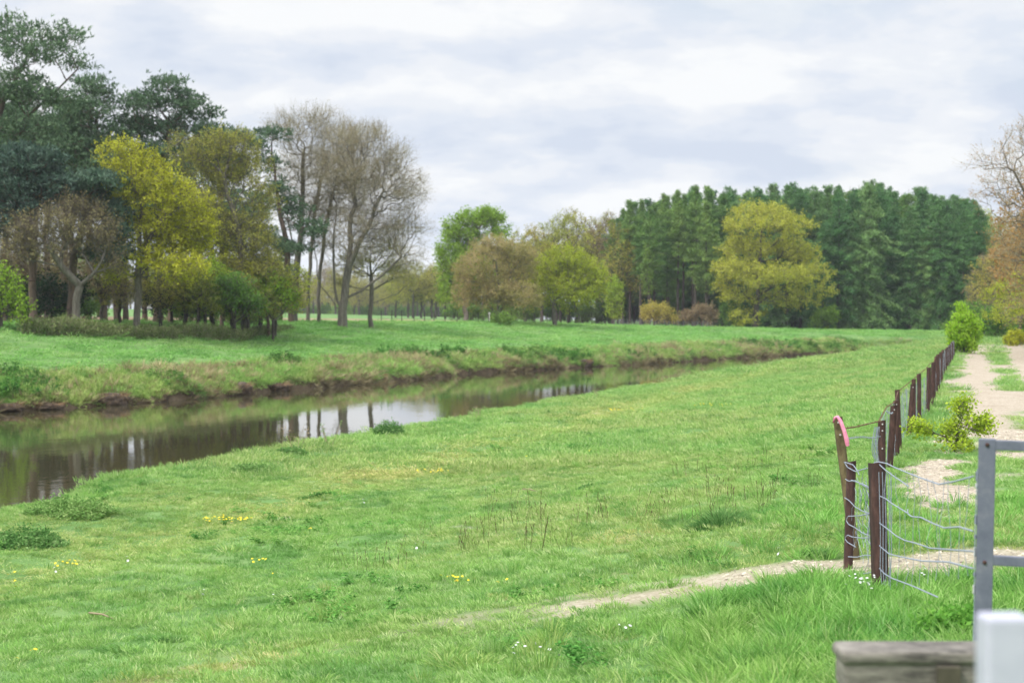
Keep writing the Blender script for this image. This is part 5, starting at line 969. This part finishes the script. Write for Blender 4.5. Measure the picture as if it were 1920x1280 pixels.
# ---- clods and hanging turf along the eroded far bank
SOIL = mat_rough('bank_earth', [(.3, (.03, .02, .014)), (.5, (.075, .052, .034)), (.7, (.15, .11, .07))], 5, 8, .95, 1, dist=.05)
def clod(px, py, w_, h_, label, seed, group=None):
    import bmesh
    g = np.random.default_rng(seed); D = F * (ZC - WZ) / (py - HY) ; X = PD(px, D); X = min(X, float(fw(np.array([D]))[0]) + .25); s = D / F; rw, rh = w_ * s / 2, h_ * s
    bm = bmesh.new(); bmesh.ops.create_icosphere(bm, subdivisions=4, radius=1); 
    for v in bm.verts:
        n_ = float(vn(v.co.x * 2.3 + seed, v.co.z * 2.3 + v.co.y, 3)) + .5 * float(vn(v.co.x * 6 + seed, v.co.z * 6 + v.co.y * 2, 4)); v.co = v.co * (.72 + .38 * n_); v.co.x *= rw; v.co.y *= max(.5, rw * .5); v.co.z *= rh * (.75 if v.co.z < 0 else .6)
    me = bpy.data.meshes.new('clod'); bm.to_mesh(me); bm.free(); me.materials.append(SOIL); me.polygons.foreach_set('use_smooth', np.ones(len(me.polygons), bool))
    root = empty('turf_clod', (X - .25, D, WZ + rh * .45)); root.rotation_euler = (0, 0, R(50)); tag(root, label, 'earth clod', group); child(root, 'earth', me)
    n = int(260 * rw); a_ = g.uniform(0, 6.28, n); B = np.stack([np.cos(a_) * rw * g.uniform(.3, .95, n), np.sin(a_) * max(.5, rw * .5) * g.uniform(.3, .95, n), rh * (.15 + .4 * g.random(n))], 1); mb = MB(); blades(mb, B, np.stack([np.cos(a_) * 1.2, np.sin(a_) * 1.2, .3 + 0 * a_], 1) + g.normal(size=(n, 3)) * .3, g.uniform(.25, .5, n), .02, 2.0, g=g)
    D_ = np.stack([np.cos(a_), np.sin(a_), -1.6 + 0 * a_], 1); blades(mb, B, D_, g.uniform(.25, .5, n) * min(1, rh * 2), .02, .2, g=g)
    child(root, 'dry_grass', mb.mesh('dry_grass', mat_leaf('dead_grass', (.13, .08, .045), (.24, .16, .09), (.40, .30, .17), 3, .15)))
for i, (px, py, w_, h_, lab) in enumerate([(20, 776, 85, 20, 'brown clod of bank earth at the waterline, cut by the left edge'), (68, 772, 50, 16, 'brown clod at the waterline, next to the one at the left edge'), (120, 768, 60, 12, 'flat low brown clod between the two left groups of bank clods'), (235, 759, 62, 22, 'large overhanging brown clod starting the long row at the left waterline'), (300, 752, 60, 18, 'overhanging brown clod, second of the long row at the waterline'), (355, 748, 60, 20, 'overhanging brown clod, third of the long row at the waterline'), (400, 744, 40, 16, 'small clod ending the long row of overhanging turf'), (460, 740, 44, 22, 'separate round brown clod at the waterline right of the long row'), (545, 733, 50, 14, 'low clod below the straw-coloured bank, left of the red scar'), (715, 718, 40, 16, 'dark notched clod at the waterline left of the red scar'), (965, 694, 50, 12, 'dark undercut clod at the waterline right of the red scar'), (1130, 688, 40, 14, 'dark clod under the pale straw patch near the bend')]):
    clod(px, py, w_, h_, lab, i + 1)
D = 128; X = float(fw(np.array([D]))[0]) - 1.6; mb = MB(); g = np.random.default_rng(4); gx, gy = np.meshgrid(np.linspace(-1.3, 1.3, 22), np.linspace(-1.1, 1.2, 20)); px3 = gx * .9 + gy * .45; py3 = gy * .9 - gx * .9
zz3 = gz(X + px3, D + py3) + .22 * np.exp(-(gx ** 2 + gy ** 2) * .9) + (fbm(gx * 3 + 9, gy * 3, 5) - .5) * .35 * np.exp(-(gx ** 2 + gy ** 2) * .4) - .10 * (gx ** 2 + gy ** 2 > 1.4); z0_ = g1(X, D); V = np.stack([px3, py3, zz3 - z0_], -1).reshape(-1, 3); idx = np.arange(440).reshape(20, 22)
mb.add(V, np.stack([idx[:-1, :-1], idx[:-1, 1:], idx[1:, 1:], idx[1:, :-1]], -1).reshape(-1, 4)); tag(obj('earth_slip', mb.mesh('earth_slip', mat_rough('red_earth', [(.3, (.10, .05, .035)), (.7, (.25, .13, .09))], 4, 7, .95, 1, dist=.05), True), loc=(X, D, z0_)), 'bare reddish earth scar where the far bank has slipped', 'earth')

# ---- the soft spring air
hz = MB(); box(hz, (0, 650, 18), (2700, 1560, 44)); hm = bpy.data.materials.new('haze'); hm.use_nodes = True; nt = hm.node_tree; nt.nodes.clear(); ou = nt.nodes.new('ShaderNodeOutputMaterial'); pv = nt.nodes.new('ShaderNodeVolumePrincipled')
pv.inputs['Color'].default_value = (.90, .94, 1, 1); pv.inputs['Density'].default_value = .00022; pv.inputs['Anisotropy'].default_value = .2; nt.links.new(pv.outputs[0], ou.inputs['Volume'])
tag(obj('haze', hz.mesh('haze', hm)), kind='stuff')
